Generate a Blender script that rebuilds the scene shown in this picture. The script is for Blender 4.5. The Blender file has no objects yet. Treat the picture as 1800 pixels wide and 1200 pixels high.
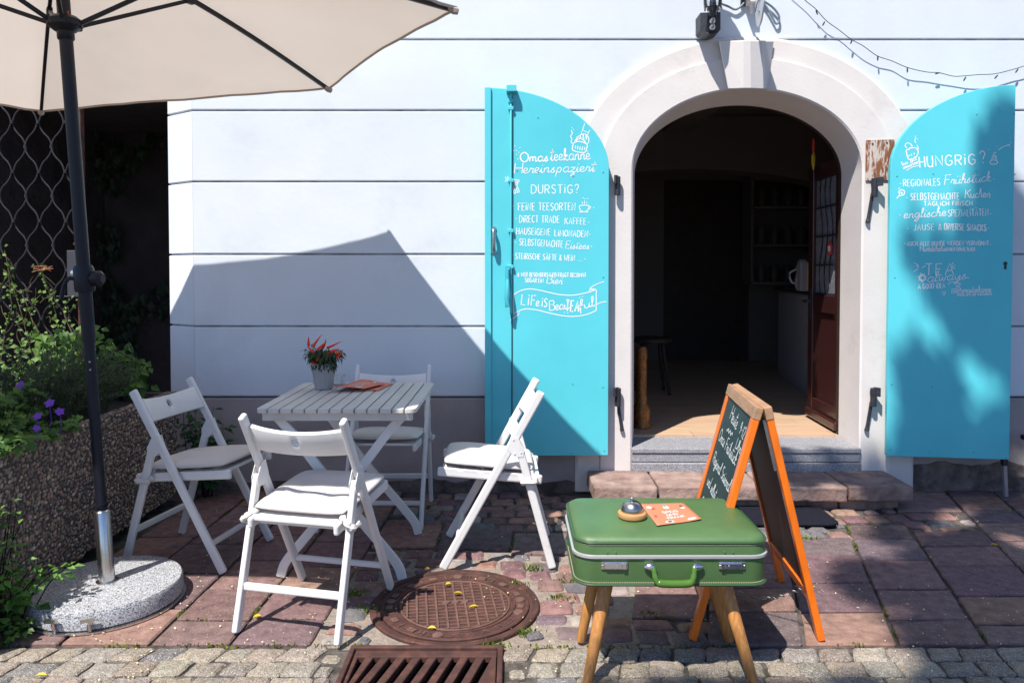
import bpy, bmesh, math, random
from mathutils import Vector, Matrix, Quaternion
random.seed(7)
R = math.radians
sc = bpy.context.scene
C = sc.collection

# ------------------------------------------------------------------ camera
FPX, CX, CYP, TILT, CAMZ = 1300.0, 900.0, 512.0, R(1.5), 1.27
cam = bpy.data.objects.new('camera', bpy.data.cameras.new('camera'))
C.objects.link(cam)
cam.location = (0, 0, CAMZ)
cam.rotation_euler = (R(90) - TILT, 0, 0)
cam.data.sensor_width = 36
cam.data.lens = FPX / 1800 * 36
cam.data.shift_y = -(600 - CYP) / 1800
cam.data.clip_end = 500
sc.camera = cam

# ------------------------------------------------------------------ light
SUN = Vector((.34, .50, -1.0)).normalized()          # direction the light travels
world = bpy.data.worlds.new("World"); sc.world = world
world.use_nodes = True
wn = world.node_tree
sky = wn.nodes.new('ShaderNodeTexSky'); sky.sky_type = 'NISHITA'; sky.sun_disc = False
sky.sun_elevation = math.asin(-SUN.z)
sky.sun_rotation = math.atan2(-SUN.x, -SUN.y)
sky.air_density = 1.0; sky.dust_density = .6; sky.ozone_density = 1.6
bg = wn.nodes['Background']; bg.inputs[1].default_value = .083
tn = wn.nodes.new('ShaderNodeMix'); tn.data_type = 'RGBA'; tn.blend_type = 'MULTIPLY'; tn.inputs[0].default_value = 1
tn.inputs[7].default_value = (.80, .93, 1.18, 1)                 # a deep blue summer sky
wn.links.new(sky.outputs[0], tn.inputs[6]); wn.links.new(tn.outputs[2], bg.inputs[0])
sl = bpy.data.lights.new('sun', 'SUN'); sl.energy = 4.6; sl.angle = R(.53); sl.color = (1, .955, .89)
so = bpy.data.objects.new('sun', sl); C.objects.link(so)
so.rotation_euler = SUN.to_track_quat('-Z', 'Y').to_euler(); so.location = (-3, -5, 9)
sc.view_settings.view_transform = 'Standard'
sc.view_settings.look = 'None'
sc.view_settings.exposure = 0.72
sc.view_settings.gamma = 1
sc.cycles.max_bounces = 8
sc.cycles.use_denoising = True

# ------------------------------------------------------------------ pixel helpers (real points at a real distance)
def ray(px, py):
    u = (px - CX) / FPX; v = (py - CYP) / FPX
    return Vector((u, math.cos(TILT) - v * math.sin(TILT), -math.sin(TILT) - v * math.cos(TILT)))
def P(px, py, Y):
    d = ray(px, py); t = Y / d.y
    return Vector((d.x * t, Y, CAMZ + d.z * t))
def G(px, py, z=0.0):
    d = ray(px, py); t = (z - CAMZ) / d.z
    return Vector((d.x * t, d.y * t, z))
def onplane(px, py, p0, n):
    d = ray(px, py); o = Vector((0, 0, CAMZ))
    t = (p0 - o).dot(n) / d.dot(n)
    return o + d * t

# ------------------------------------------------------------------ object helpers
def tag(o, label=None, cat=None, group=None, kind=None):
    if label: o['label'] = label
    if cat: o['category'] = cat
    if group: o['group'] = group
    if kind: o['kind'] = kind
    return o
def thing(name, label, cat, loc=(0, 0, 0), rz=0, group=None):
    o = bpy.data.objects.new(name, None); C.objects.link(o)
    o.empty_display_size = .1
    o.location = loc; o.rotation_euler = (0, 0, rz)
    return tag(o, label, cat, group)
def copy_tree(o, parent=None):
    c = o.copy(); C.objects.link(c)
    if parent: c.parent = parent
    for ch in o.children: copy_tree(ch, c)
    return c

class MB:
    """collects faces; build() links them as one mesh object"""
    def __init__(s, off=(0, 0, 0)):
        s.v = []; s.f = []; s.m = []; s.col = {}; s.off = Vector(off); s.mi = 0; s.c = None
    def vert(s, p):
        s.v.append(Vector(p) - s.off); return len(s.v) - 1
    def face(s, idx, c=None):
        s.f.append(tuple(idx)); s.m.append(s.mi)
        cc = c if c is not None else s.c
        if cc is not None: s.col[len(s.f) - 1] = cc
    def poly(s, pts, c=None):
        s.face([s.vert(p) for p in pts], c)
    def box(s, c, d, rot=None):
        c = Vector(c); h = Vector(d) / 2
        pts = []
        for z in (-1, 1):
            for x, y in ((-1, -1), (1, -1), (1, 1), (-1, 1)):
                q = Vector((x * h.x, y * h.y, z * h.z))
                if rot is not None: q = rot @ q
                pts.append(c + q)
        i = [s.vert(p) for p in pts]
        for f in ((3, 2, 1, 0), (4, 5, 6, 7), (0, 1, 5, 4), (1, 2, 6, 5), (2, 3, 7, 6), (3, 0, 4, 7)):
            s.face([i[k] for k in f])
    def bar(s, a, b, w, h, up=(0, 0, 1)):
        """rectangular bar from a to b; w across, h along up"""
        a = Vector(a); b = Vector(b); d = (b - a)
        L = d.length; d.normalize()
        up = Vector(up); x = d.cross(up)
        if x.length < 1e-5: x = d.cross(Vector((1, 0, 0)))
        x.normalize(); u = x.cross(d).normalized()
        rot = Matrix((x, d, u)).transposed()
        s.box((a + b) / 2, (w, L, h), rot)
    def sweep(s, pts, sect, closed=False, cap=True, up=(0, 0, 1)):
        """sweep list of 2D section points (side, up) along pts"""
        pts = [Vector(p) for p in pts]; n = len(pts); rings = []
        for i, p in enumerate(pts):
            if closed: d = pts[(i + 1) % n] - pts[i - 1]
            elif i == 0: d = pts[1] - p
            elif i == n - 1: d = p - pts[i - 1]
            else: d = pts[i + 1] - pts[i - 1]
            d.normalize(); U = Vector(up); x = d.cross(U)
            if x.length < 1e-4: x = d.cross(Vector((1, 0.01, 0)))
            x.normalize(); u = x.cross(d).normalized()
            sec = sect[i] if isinstance(sect[0][0], (tuple, list)) else sect
            rings.append([s.vert(p + x * q[0] + u * q[1]) for q in sec])
        m = len(rings[0])
        for i in range(n if closed else n - 1):
            a = rings[i]; b = rings[(i + 1) % n]
            for k in range(m):
                s.face((a[k], a[(k + 1) % m], b[(k + 1) % m], b[k]))
        if cap and not closed:
            s.face(rings[0][::-1]); s.face(rings[-1])
    def tube(s, pts, r, n=8, closed=False, cap=True, up=(0, 0, 1)):
        if isinstance(r, (list, tuple)):
            sec = [[(math.cos(2 * math.pi * k / n) * rr, math.sin(2 * math.pi * k / n) * rr) for k in range(n)] for rr in r]
        else:
            sec = [(math.cos(2 * math.pi * k / n) * r, math.sin(2 * math.pi * k / n) * r) for k in range(n)]
        s.sweep(pts, sec, closed, cap, up)
    def lathe(s, prof, c=(0, 0, 0), n=24, axis=None):
        c = Vector(c); rings = []
        q = Vector((0, 0, 1)).rotation_difference(Vector(axis)) if axis is not None else Quaternion()
        for r, z in prof:
            rings.append([s.vert(c + q @ Vector((r * math.cos(2 * math.pi * k / n), r * math.sin(2 * math.pi * k / n), z))) for k in range(n)])
        for a, b in zip(rings, rings[1:]):
            for k in range(n):
                s.face((a[k], a[(k + 1) % n], b[(k + 1) % n], b[k]))
        s.face(rings[0][::-1]); s.face(rings[-1])
    def prism(s, pts, vec):
        """polygon (list of 3D points) pushed along vec, closed solid"""
        vec = Vector(vec); a = [s.vert(p) for p in pts]; b = [s.vert(Vector(p) + vec) for p in pts]
        n = len(a)
        s.face(a[::-1]); s.face(b)
        for k in range(n): s.face((a[k], a[(k + 1) % n], b[(k + 1) % n], b[k]))
    def build(s, name, mat, parent=None, bevel=0, seg=2, smooth=False, label=None, angle=40):
        me = bpy.data.meshes.new(name)
        me.from_pydata([tuple(v) for v in s.v], [], s.f)
        mats = mat if isinstance(mat, (list, tuple)) else [mat]
        for m in mats: me.materials.append(m)
        me.polygons.foreach_set('material_index', s.m)
        if s.col:
            at = me.color_attributes.new('tint', 'FLOAT_COLOR', 'CORNER')
            for p in me.polygons:
                c = s.col.get(p.index, (1, 1, 1))
                for li in p.loop_indices: at.data[li].color = (c[0], c[1], c[2], 1)
        bm = bmesh.new(); bm.from_mesh(me)
        bmesh.ops.recalc_face_normals(bm, faces=bm.faces) if not getattr(s, 'keep', False) else None
        bm.to_mesh(me); bm.free()
        if smooth:
            for p in me.polygons: p.use_smooth = True
            me.set_sharp_from_angle(angle=R(angle))
        o = bpy.data.objects.new(name, me); C.objects.link(o)
        if parent: o.parent = parent
        if bevel:
            b = o.modifiers.new('bevel', 'BEVEL'); b.width = bevel; b.segments = seg; b.limit_method = 'ANGLE'; b.angle_limit = R(35)
            b.harden_normals = False
        if label: o['label'] = label
        return o

def smoothline(pts, k=6, closed=False):
    pts = [Vector(p) for p in pts]; n = len(pts)
    if n < 3: return pts
    out = []
    for i in range(n if closed else n - 1):
        if closed: p0, p1, p2, p3 = pts[i - 1], pts[i], pts[(i + 1) % n], pts[(i + 2) % n]
        else:
            p1, p2 = pts[i], pts[i + 1]
            p0 = pts[i - 1] if i else p1 * 2 - p2
            p3 = pts[i + 2] if i + 2 < n else p2 * 2 - p1
        for j in range(k):
            t = j / k
            out.append(.5 * (2 * p1 + (p2 - p0) * t + (2 * p0 - 5 * p1 + 4 * p2 - p3) * t * t + (3 * p1 - p0 - 3 * p2 + p3) * t ** 3))
    if not closed: out.append(pts[-1])
    return out

# ------------------------------------------------------------------ materials
def mat(name, col, rough=.6, metal=0, var=0.0, vscale=8, col2=None, mix=(.45, .6), bump=0.0, bscale=40, detail=4,
        attr=False, trans=0, transmission=0, spec=.5, coat=0, stretch=None, speck=None, alpha=1, bdist=.004):
    m = bpy.data.materials.new(name); m.use_nodes = True
    nt = m.node_tree; N = nt.nodes; L = nt.links
    b = N['Principled BSDF']
    b.inputs['Roughness'].default_value = rough; b.inputs['Metallic'].default_value = metal
    b.inputs['Specular IOR Level'].default_value = spec
    b.inputs['Coat Weight'].default_value = coat
    b.inputs['Transmission Weight'].default_value = transmission
    b.inputs['Alpha'].default_value = alpha
    tc = N.new('ShaderNodeTexCoord'); src = tc.outputs['Object']
    if stretch:
        mp = N.new('ShaderNodeMapping'); mp.inputs['Scale'].default_value = stretch
        L.new(src, mp.inputs['Vector']); src = mp.outputs[0]
    out = None
    if attr:
        a = N.new('ShaderNodeAttribute'); a.attribute_name = 'tint'; out = a.outputs['Color']
    def rgb(c):
        r = N.new('ShaderNodeRGB'); r.outputs[0].default_value = (*c, 1); return r.outputs[0]
    base = out if out else rgb(col)
    def mixc(fac, a, b2, typ='MIX'):
        mx = N.new('ShaderNodeMix'); mx.data_type = 'RGBA'; mx.blend_type = typ
        if isinstance(fac, float): mx.inputs[0].default_value = fac
        else: L.new(fac, mx.inputs[0])
        L.new(a, mx.inputs[6]); L.new(b2, mx.inputs[7]); return mx.outputs[2]
    if col2:
        no = N.new('ShaderNodeTexNoise'); no.inputs['Scale'].default_value = vscale * .6; no.inputs['Detail'].default_value = 7
        no.inputs['Roughness'].default_value = .65
        L.new(src, no.inputs['Vector'])
        rp = N.new('ShaderNodeMapRange'); rp.inputs['From Min'].default_value = mix[0]; rp.inputs['From Max'].default_value = mix[1]
        L.new(no.outputs[0], rp.inputs[0])
        base = mixc(rp.outputs[0], base, rgb(col2))
    if var:
        no = N.new('ShaderNodeTexNoise'); no.inputs['Scale'].default_value = vscale; no.inputs['Detail'].default_value = detail
        L.new(src, no.inputs['Vector'])
        rp = N.new('ShaderNodeMapRange'); rp.inputs['From Min'].default_value = .3; rp.inputs['From Max'].default_value = .7
        rp.inputs['To Min'].default_value = 1 - var; rp.inputs['To Max'].default_value = 1 + var
        L.new(no.outputs[0], rp.inputs[0])
        cm = N.new('ShaderNodeCombineColor')
        for k in range(3): L.new(rp.outputs[0], cm.inputs[k])
        base = mixc(1.0, base, cm.outputs[0], 'MULTIPLY')
    if speck:
        vo = N.new('ShaderNodeTexVoronoi'); vo.inputs['Scale'].default_value = speck[0]
        L.new(src, vo.inputs['Vector'])
        sp = N.new('ShaderNodeSeparateColor'); L.new(vo.outputs['Color'], sp.inputs[0])
        rp = N.new('ShaderNodeMapRange'); rp.inputs['From Min'].default_value = speck[2]; rp.inputs['From Max'].default_value = speck[2] + .04
        L.new(sp.outputs[0], rp.inputs[0])
        base = mixc(rp.outputs[0], base, rgb(speck[1]))
        if len(speck) > 3:
            rp2 = N.new('ShaderNodeMapRange'); rp2.inputs['From Min'].default_value = speck[4]; rp2.inputs['From Max'].default_value = speck[4] + .04
            L.new(sp.outputs[1], rp2.inputs[0])
            base = mixc(rp2.outputs[0], base, rgb(speck[3]))
    L.new(base, b.inputs['Base Color'])
    if bump:
        no = N.new('ShaderNodeTexNoise'); no.inputs['Scale'].default_value = bscale; no.inputs['Detail'].default_value = 6
        L.new(src, no.inputs['Vector'])
        bp = N.new('ShaderNodeBump'); bp.inputs['Strength'].default_value = bump; bp.inputs['Distance'].default_value = bdist
        L.new(no.outputs[0], bp.inputs['Height']); L.new(bp.outputs[0], b.inputs['Normal'])
    if trans:
        t = N.new('ShaderNodeBsdfTranslucent'); L.new(base, t.inputs[0])
        mx = N.new('ShaderNodeMixShader'); mx.inputs[0].default_value = trans
        L.new(b.outputs[0], mx.inputs[1]); L.new(t.outputs[0], mx.inputs[2])
        L.new(mx.outputs[0], N['Material Output'].inputs['Surface'])
    return m

M = {}
M['plaster'] = mat('white_plaster', (.64, .685, .735), .85, var=.03, vscale=3, bump=.25, bscale=25, col2=(.55, .585, .63), mix=(.55, .8))
M['cream'] = mat('cream_stucco', (.68, .635, .605), .85, var=.04, vscale=5, bump=.2, bscale=60, col2=(.53, .485, .455), mix=(.58, .78))
M['plinth'] = mat('grey_plinth_plaster', (.36, .315, .305), .9, var=.08, vscale=4, bump=.5, bscale=50, col2=(.29, .25, .24), mix=(.5, .75))
M['crumbled'] = mat('crumbling_base', (.16, .13, .115), .95, var=.3, vscale=14, bump=1, bscale=18, col2=(.08, .065, .06), mix=(.45, .6), bdist=.02)
M['groove'] = mat('groove_grey', (.40, .41, .45), .95, var=.3, vscale=12)  # mottled grey, darker than the plaster, behind the course grooves
M['turq'] = mat('turquoise_paint', (.105, .585, .665), .42, var=.03, vscale=2.5, bump=.06, bscale=120, col2=(.085, .525, .605), mix=(.45, .75), spec=.35, speck=(150, (.30, .46, .50), .992))
M['turq_edge'] = mat('worn_turquoise', (.05, .40, .48), .5, var=.1, vscale=20, col2=(.25, .42, .45), mix=(.66, .72))
M['letter'] = mat('white_lettering', (.85, .87, .88), .6)
M['iron'] = mat('black_iron', (.035, .036, .045), .5, metal=.3, var=.3, vscale=40, bump=.4, bscale=90, col2=(.10, .055, .04), mix=(.62, .75))
M['steel'] = mat('worn_steel', (.45, .45, .46), .35, metal=1, var=.2, vscale=60)
M['stainless'] = mat('stainless', (.62, .60, .58), .25, metal=1, var=.1, vscale=6, stretch=(30, 30, 1))
M['chrome'] = mat('chrome', (.75, .75, .76), .18, metal=1)
M['sandstone'] = mat('sandstone', (.31, .215, .18), .9, var=.2, vscale=14, bump=.8, bscale=30, col2=(.20, .125, .108), mix=(.42, .62), bdist=.012)
M['granite_step'] = mat('terrazzo', (.27, .27, .29), .6, var=.06, vscale=20, speck=(320, (.42, .42, .43), .8, (.11, .11, .125), .8), bump=.1, bscale=200)
M['stone'] = mat('porphyry', (.3, .2, .2), .78, attr=True, var=.30, vscale=22, detail=8, bump=.9, bscale=60, speck=(260, (.30, .25, .23), .955), bdist=.005, spec=.3)
M['cobble'] = mat('granite_setts', (.3, .28, .25), .8, attr=True, var=.26, vscale=40, detail=8, bump=1.0, bscale=75, speck=(420, (.40, .37, .33), .84, (.10, .09, .09), .84), bdist=.008)
M['mortar'] = mat('mortar_and_soil', (.095, .08, .07), .95, var=.35, vscale=25, bump=.9, bscale=120, col2=(.035, .032, .024), mix=(.44, .6))
M['cement'] = mat('pale_cement', (.25, .205, .17), .95, var=.2, vscale=30, bump=.9, bscale=70, bdist=.01)
M['whitewood'] = mat('white_painted_wood', (.70, .685, .67), .5, var=.03, vscale=12, bump=.12, bscale=90, col2=(.58, .56, .53), mix=(.62, .75), stretch=(1, 1, 1))
M['tablewood'] = mat('table_paint', (.54, .52, .495), .55, var=.06, vscale=14, bump=.15, bscale=90, col2=(.44, .42, .385), mix=(.58, .75), stretch=(1, .25, 1))
M['cushion'] = mat('cream_cotton', (.60, .56, .53), .95, var=.04, vscale=9, bump=.35, bscale=400)
M['canopy'] = mat('cream_canopy', (.69, .60, .52), .9, var=.025, vscale=3, bump=.3, bscale=14, trans=.40, col2=(.62, .55, .485), mix=(.55, .8), bdist=.012)
M['hem'] = mat('canopy_hem', (.50, .42, .36), .9, trans=.2)
M['polepaint'] = mat('anthracite_metal', (.009, .010, .018), .42, metal=0, spec=.3, var=.1, vscale=20)
M['granite'] = mat('grey_granite', (.31, .315, .33), .55, var=.05, vscale=8, speck=(330, (.07, .07, .085), .66, (.50, .51, .53), .68), bump=.15, bscale=200)
M['agg'] = mat('pebbles', (.2, .17, .15), .7, attr=True, var=.2, vscale=60)
M['aggcement'] = mat('planter_cement', (.07, .06, .052), .95, var=.3, vscale=40, bump=1, bscale=80)
M['leaf'] = mat('leaf_green', (.06, .12, .03), .5, attr=True, var=.15, vscale=30, trans=.3, spec=.35)
M['soil'] = mat('soil', (.05, .038, .03), .95, var=.4, vscale=40, bump=1, bscale=60)
M['green_leather'] = mat('green_leatherette', (.068, .136, .046), .42, var=.10, vscale=7, bump=.6, bscale=330, spec=.5, bdist=.002, col2=(.085, .17, .06), mix=(.5, .75))
M['handle_green'] = mat('green_plastic', (.065, .15, .022), .25, var=.04, vscale=10)
M['stitch'] = mat('pale_stitching', (.38, .36, .24), .8)
M['bead'] = mat('dark_green_bead', (.035, .085, .028), .4)
M['alu'] = mat('aluminium_trim', (.62, .62, .62), .32, metal=.6)
M['oak'] = mat('oak_leg', (.42, .185, .05), .45, var=.25, vscale=14, stretch=(9, 9, .8), bump=.15, bscale=50)
M['beech'] = mat('beech', (.44, .24, .095), .4, var=.12, vscale=20, stretch=(1, 1, 6))
M['orangewood'] = mat('orange_lacquer', (.72, .15, .006), .35, var=.12, vscale=10, stretch=(4, 4, 1), coat=.3, col2=(.38, .15, .045), mix=(.68, .75))
M['palewood'] = mat('worn_top_wood', (.36, .205, .115), .55, var=.15, vscale=12, col2=(.23, .14, .085), mix=(.55, .7), stretch=(4, 1, 4))
M['slate'] = mat('blackboard', (.014, .030, .030), .6, var=.2, vscale=8, col2=(.03, .048, .048), mix=(.5, .8))
M['hardboard'] = mat('brown_hardboard', (.035, .021, .021), .6, var=.1, vscale=10)
M['chalk'] = mat('chalk', (.55, .60, .60), .9)
M['paper'] = mat('orange_paper', (.66, .17, .10), .6, var=.03, vscale=10)
M['papertop'] = mat('bright_orange_paper', (.60, .19, .10), .55, var=.03, vscale=10)
M['white_print'] = mat('white_print', (.70, .68, .66), .6)
M['dark_print'] = mat('dark_print', (.08, .10, .10), .6)
M['red_print'] = mat('red_print', (.55, .05, .04), .6)
M['green_print'] = mat('green_print', (.05, .35, .22), .6)
M['rust'] = mat('rusty_iron', (.062, .026, .021), .75, var=.25, vscale=25, bump=.6, bscale=70, col2=(.105, .042, .03), mix=(.45, .65), metal=.15)
M['rust_pale'] = mat('worn_rust', (.145, .075, .058), .7, var=.25, vscale=30, bump=.5, bscale=70, metal=.15)
M['rustplate'] = mat('flaking_white_paint', (.56, .47, .41), .75, var=.12, vscale=22, col2=(.22, .075, .03), mix=(.46, .53), stretch=(2.2, 1, .6), bump=.6, bscale=60)
M['rubber'] = mat('black_rubber', (.010, .011, .018), .95, spec=.15, var=.2, vscale=60, bump=.8, bscale=150)
M['pot'] = mat('grey_ceramic', (.34, .33, .32), .5, var=.04, vscale=8)
M['pepper'] = mat('red_pepper', (.75, .05, .012), .22, coat=.3)
M['glass'] = mat('clear_glass', (.95, .97, .97), .03, transmission=1, spec=.5)
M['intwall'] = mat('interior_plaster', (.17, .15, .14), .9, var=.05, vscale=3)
M['darkwood'] = mat('dark_wood', (.035, .022, .018), .6, var=.2, vscale=10)
M['floorwood'] = mat('floor_boards', (.40, .25, .15), .45, var=.12, vscale=9, stretch=(.6, 8, 1), attr=True)
M['mahogany'] = mat('mahogany_door', (.042, .013, .012), .35, var=.15, vscale=12, stretch=(8, 8, .7), coat=.2)
M['tile'] = mat('white_tile', (.22, .22, .235), .3, var=.04, vscale=20)
M['lace'] = mat('frosted_pane', (.30, .31, .35), .6, var=.25, vscale=40, trans=.4)
M['counterfront'] = mat('counter_front', (.48, .48, .50), .4, var=.05, vscale=20)
M['darkjar'] = mat('dark_jar', (.07, .065, .06), .5)
M['bellmetal'] = mat('tarnished_bell', (.42, .40, .38), .28, metal=1, var=.25, vscale=50)
M['brass'] = mat('embossed_brass', (.24, .10, .028), .45, metal=.6, var=.5, vscale=60, bump=1, bscale=60)
M['darkmetal'] = mat('dark_furniture_metal', (.03, .03, .045), .4, metal=.4)
M['greymetal'] = mat('grey_furniture_metal', (.30, .30, .33), .4, metal=.3)
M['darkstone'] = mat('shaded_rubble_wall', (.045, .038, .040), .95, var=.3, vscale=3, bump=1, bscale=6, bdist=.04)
M['lattice'] = mat('grey_iron_lattice', (.030, .027, .032), .6, metal=0, spec=.3, var=.3, vscale=30)
M['boxpaint'] = mat('grey_lock_box', (.055, .055, .065), .5, metal=.2, var=.1, vscale=20)
M['wire'] = mat('string_light_wire', (.025, .026, .035), .6)
M['cable'] = mat('grey_blue_cable', (.16, .20, .25), .6)
M['petal'] = mat('violet_petal', (.22, .06, .55), .6, trans=.3)
M['yellowleaf'] = mat('yellow_leaf', (.68, .50, .03), .6, trans=.2)
M['bark'] = mat('bark', (.13, .10, .075), .9, var=.3, vscale=10, stretch=(4, 4, 1), bump=1, bscale=20)
M['signwhite'] = mat('sign_white', (.55, .56, .58), .5, var=.06, vscale=8)
M['blossom'] = mat('blossom_bits', (.62, .60, .22), .8, attr=True)

# ================================================================== GROUND
from mathutils import noise as mn
def jit(s): return random.uniform(-s, s)
def paver(mb, quad, z, inset, h, col, tilt=.003, wob=0.0, dome=0.0):
    """one stone: quad corners (x,y) counter-clockwise, rounded corners and worn edge"""
    q = [Vector((p[0], p[1], 0)) for p in quad]; n = len(q)
    ring = []
    for i in range(n):
        a, b, c = q[i - 1], q[i], q[(i + 1) % n]
        r = inset * .75
        ring.append(b + (a - b).normalized() * r * random.uniform(.8, 1.8)); ring.append(b + (c - b).normalized() * r * random.uniform(.8, 1.8))
    ring2 = []
    m = len(ring)
    for i in range(m):
        a, b = ring[i], ring[(i + 1) % m]
        ring2.append(a)
        if (b - a).length > inset * 6:
            k = 2 if wob else 1
            nrm = Vector((-(b - a).y, (b - a).x, 0)).normalized()
            for j in range(1, k + 1): ring2.append(a.lerp(b, j / (k + 1)) + nrm * jit(wob))
    ring = ring2
    cen = sum(ring, Vector()) / len(ring)
    tx, ty = jit(tilt), jit(tilt)
    def zz(p): return z + (p.x - cen.x) * tx * 10 + (p.y - cen.y) * ty * 10
    lo = [mb.vert((p.x, p.y, z - h)) for p in ring]
    mi = [mb.vert((p.x, p.y, zz(p) - inset * .9)) for p in ring]
    tp = []; t2 = []
    for p in ring:
        q2 = p + (cen - p).normalized() * inset; tp.append(mb.vert((q2.x, q2.y, zz(q2) - inset * .12)))
        q3 = p + (cen - p) * .38; t2.append(mb.vert((q3.x, q3.y, zz(q3) + dome + jit(dome * .4))))
    m = len(ring)
    for A, B in ((lo, mi), (mi, tp), (tp, t2)):
        for k in range(m): mb.face((A[k], A[(k + 1) % m], B[(k + 1) % m], B[k]), col)
    mb.face(t2, col)

def vary(c, s=.12, hue=.05):
    k = 1 + jit(s)
    return tuple(max(.01, x * k * (1 + jit(hue))) for x in c)
MANC = (-.217, 2.80); MANR = .325
DR = (-.545, -.030, 2.06, 2.475)     # drain grate x0 x1 y0 y1
def in_man(p, e=0): return math.hypot(p[0] - MANC[0], p[1] - MANC[1]) < MANR + e
def in_drain(p, e=0): return DR[0] - e < p[0] < DR[1] + e and DR[2] - e < p[1] < DR[3] + e
def inpoly(p, poly):
    r = False; n = len(poly)
    for i in range(n):
        a, b = poly[i], poly[i - 1]
        if (a[1] > p[1]) != (b[1] > p[1]) and p[0] < (b[0] - a[0]) * (p[1] - a[1]) / (b[1] - a[1]) + a[0]: r = not r
    return r

mb = MB()
GZ = -.014
HX0, HX1, HY0, HY1 = DR[0] + .01, DR[1] - .01, DR[2] + .01, DR[3] - .01
for q in ((-60, -60, 60, HY0), (-60, HY1, 60, 60), (-60, HY0, HX0, HY1), (HX1, HY0, 60, HY1)):
    mb.poly([(q[0], q[1], GZ), (q[2], q[1], GZ), (q[2], q[3], GZ), (q[0], q[3], GZ)])
tag(mb.build('ground', M['mortar']), kind='structure')

KERB = 2.49
PORPH = [(0.193, 0.116, 0.108), (0.171, 0.100, 0.096), (0.213, 0.135, 0.119), (0.151, 0.093, 0.095), (0.176, 0.113, 0.114), (0.223, 0.131, 0.104), (0.130, 0.092, 0.097)]
SETT = [(0.190, 0.106, 0.098), (0.166, 0.093, 0.091), (0.218, 0.128, 0.106), (0.142, 0.098, 0.103), (0.247, 0.147, 0.109), (0.123, 0.114, 0.121), (0.266, 0.228, 0.199)]
def shear(x):
    t = min(1, max(0, (x + .4) / 1.6)); return .03 + .27 * t * t * (3 - 2 * t)
joints = []
kept = []
def small_region(x, y):
    if in_man((x, y), .02) or in_drain((x, y), .02): return True
    if -.66 < x < .50 - (y - 2.5) * .12 and y < 3.22 + .12 * math.sin(x * 5): return True
    if .95 < x < 2.35 and 3.70 < y < 3.93 - .05 * (x - 1.6): return True
    if -.5 < x < 1.0 and y > 3.78: return True
    return False
slab = MB()
xs = -4.2; cols = []
while xs < 6.2:
    w = random.uniform(.27, .36); cols.append((xs, xs + w)); xs += w
for x0, x1 in cols:
    y = KERB + .005
    y -= 0
    first = True
    while y < 4.27:
        d = random.choice((.20, .23, .26, .30)) if x0 > .3 else random.choice((.24, .27, .30, .33))
        if first: d *= random.uniform(.5, 1.0); first = False
        y2 = min(y + d, 4.30)
        if 4.30 - y2 < .1: y2 = 4.30
        g = .006
        def pt(x, yy): return (x + shear(x) * -(3.9 - yy) * -1 * 1.0 - 0 + 0, yy)
        q = [(x0 + shear(x0) * (y - 3.3) + g, y + g), (x1 + shear(x1) * (y - 3.3) - g, y + g + jit(.004)),
             (x1 + shear(x1) * (y2 - 3.3) - g, y2 - g), (x0 + shear(x0) * (y2 - 3.3) + g, y2 - g + jit(.004))]
        cx_, cy_ = sum(p[0] for p in q) / 4, sum(p[1] for p in q) / 4
        bad = small_region(cx_, cy_) or any(in_man(p, .01) for p in q) or any(in_drain(p, .01) for p in q) \
            or sum(small_region(*p) for p in q) >= 2
        if not bad and not (cx_ < -1.85 and cy_ > 2.2 and cy_ < 4.1 and cx_ > -2.6):
            paver(slab, q, jit(.0025), .006, .03, vary(random.choice(PORPH), .14, .05), .0006, wob=.003)
            kept.append(q); joints.append((q[0], q[3])); joints.append((q[0], q[1]))
        y = y2
# passage floor behind the gate
for i in range(9):
    for j in range(8):
        x, y = -3.6 + i * .3, 4.32 + j * .3
        if x > -2.2: continue
        paver(slab, [(x, y), (x + .288, y), (x + .288, y + .288), (x, y + .288)], -.002, .006, .03, vary(PORPH[3], .1), .0005)
tag(slab.build('pavement', M['stone'], smooth=True, angle=18), kind='structure')

sett = MB(); setts = []
y = KERB + .004; row = 0
while y < 4.2:
    d = random.uniform(.085, .115)
    x = -.95 + random.uniform(0, .1)
    while x < 2.6:
        w = random.uniform(.10, .16)
        bend = .04 * math.sin(x * 4 + y * 3)
        g = random.uniform(.005, .011)
        q = [(x + g + jit(.008), y + bend + g + jit(.007)), (x + w - g + jit(.008), y + bend + g + jit(.007)),
             (x + w - g + jit(.01), y + bend + d - g + jit(.007)), (x + g + jit(.01), y + bend + d - g + jit(.007))]
        c = (sum(p[0] for p in q) / 4, sum(p[1] for p in q) / 4)
        ok = small_region(*c) or True
        qs = [(c[0] + (p[0] - c[0]) * .70, c[1] + (p[1] - c[1]) * .70) for p in q]          # stones may tuck a little under iron and slabs
        pts = qs + [c] + [((qs[i][0] + qs[i - 1][0]) / 2, (qs[i][1] + qs[i - 1][1]) / 2) for i in range(4)]
        if any(in_man(p, .0) for p in pts) or any(in_drain(p, .0) for p in pts) or max(p[1] for p in q) < DR[3] + .02 and in_drain((c[0], c[1]), .03): ok = False
        if min(p[1] for p in q) < KERB - .02 : ok = False
        if ok:
            for kq in kept:
                if abs(kq[0][0] - c[0]) < .8 and abs(kq[0][1] - c[1]) < .8 and (any(inpoly(p, kq) for p in pts) or any(inpoly(p, qs) for p in kq)):
                    ok = False; break
        if ok and not (c[1] > 3.9 and .42 < c[0] < 2.16) and c[1] < 4.24:
            setts.append(q)
            paver(sett, q, jit(.003) - .0035, .008, .03, vary(random.choice(SETT), .12, .05), .003, wob=.004, dome=.004)
        x += w
    y += d; row += 1
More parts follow.
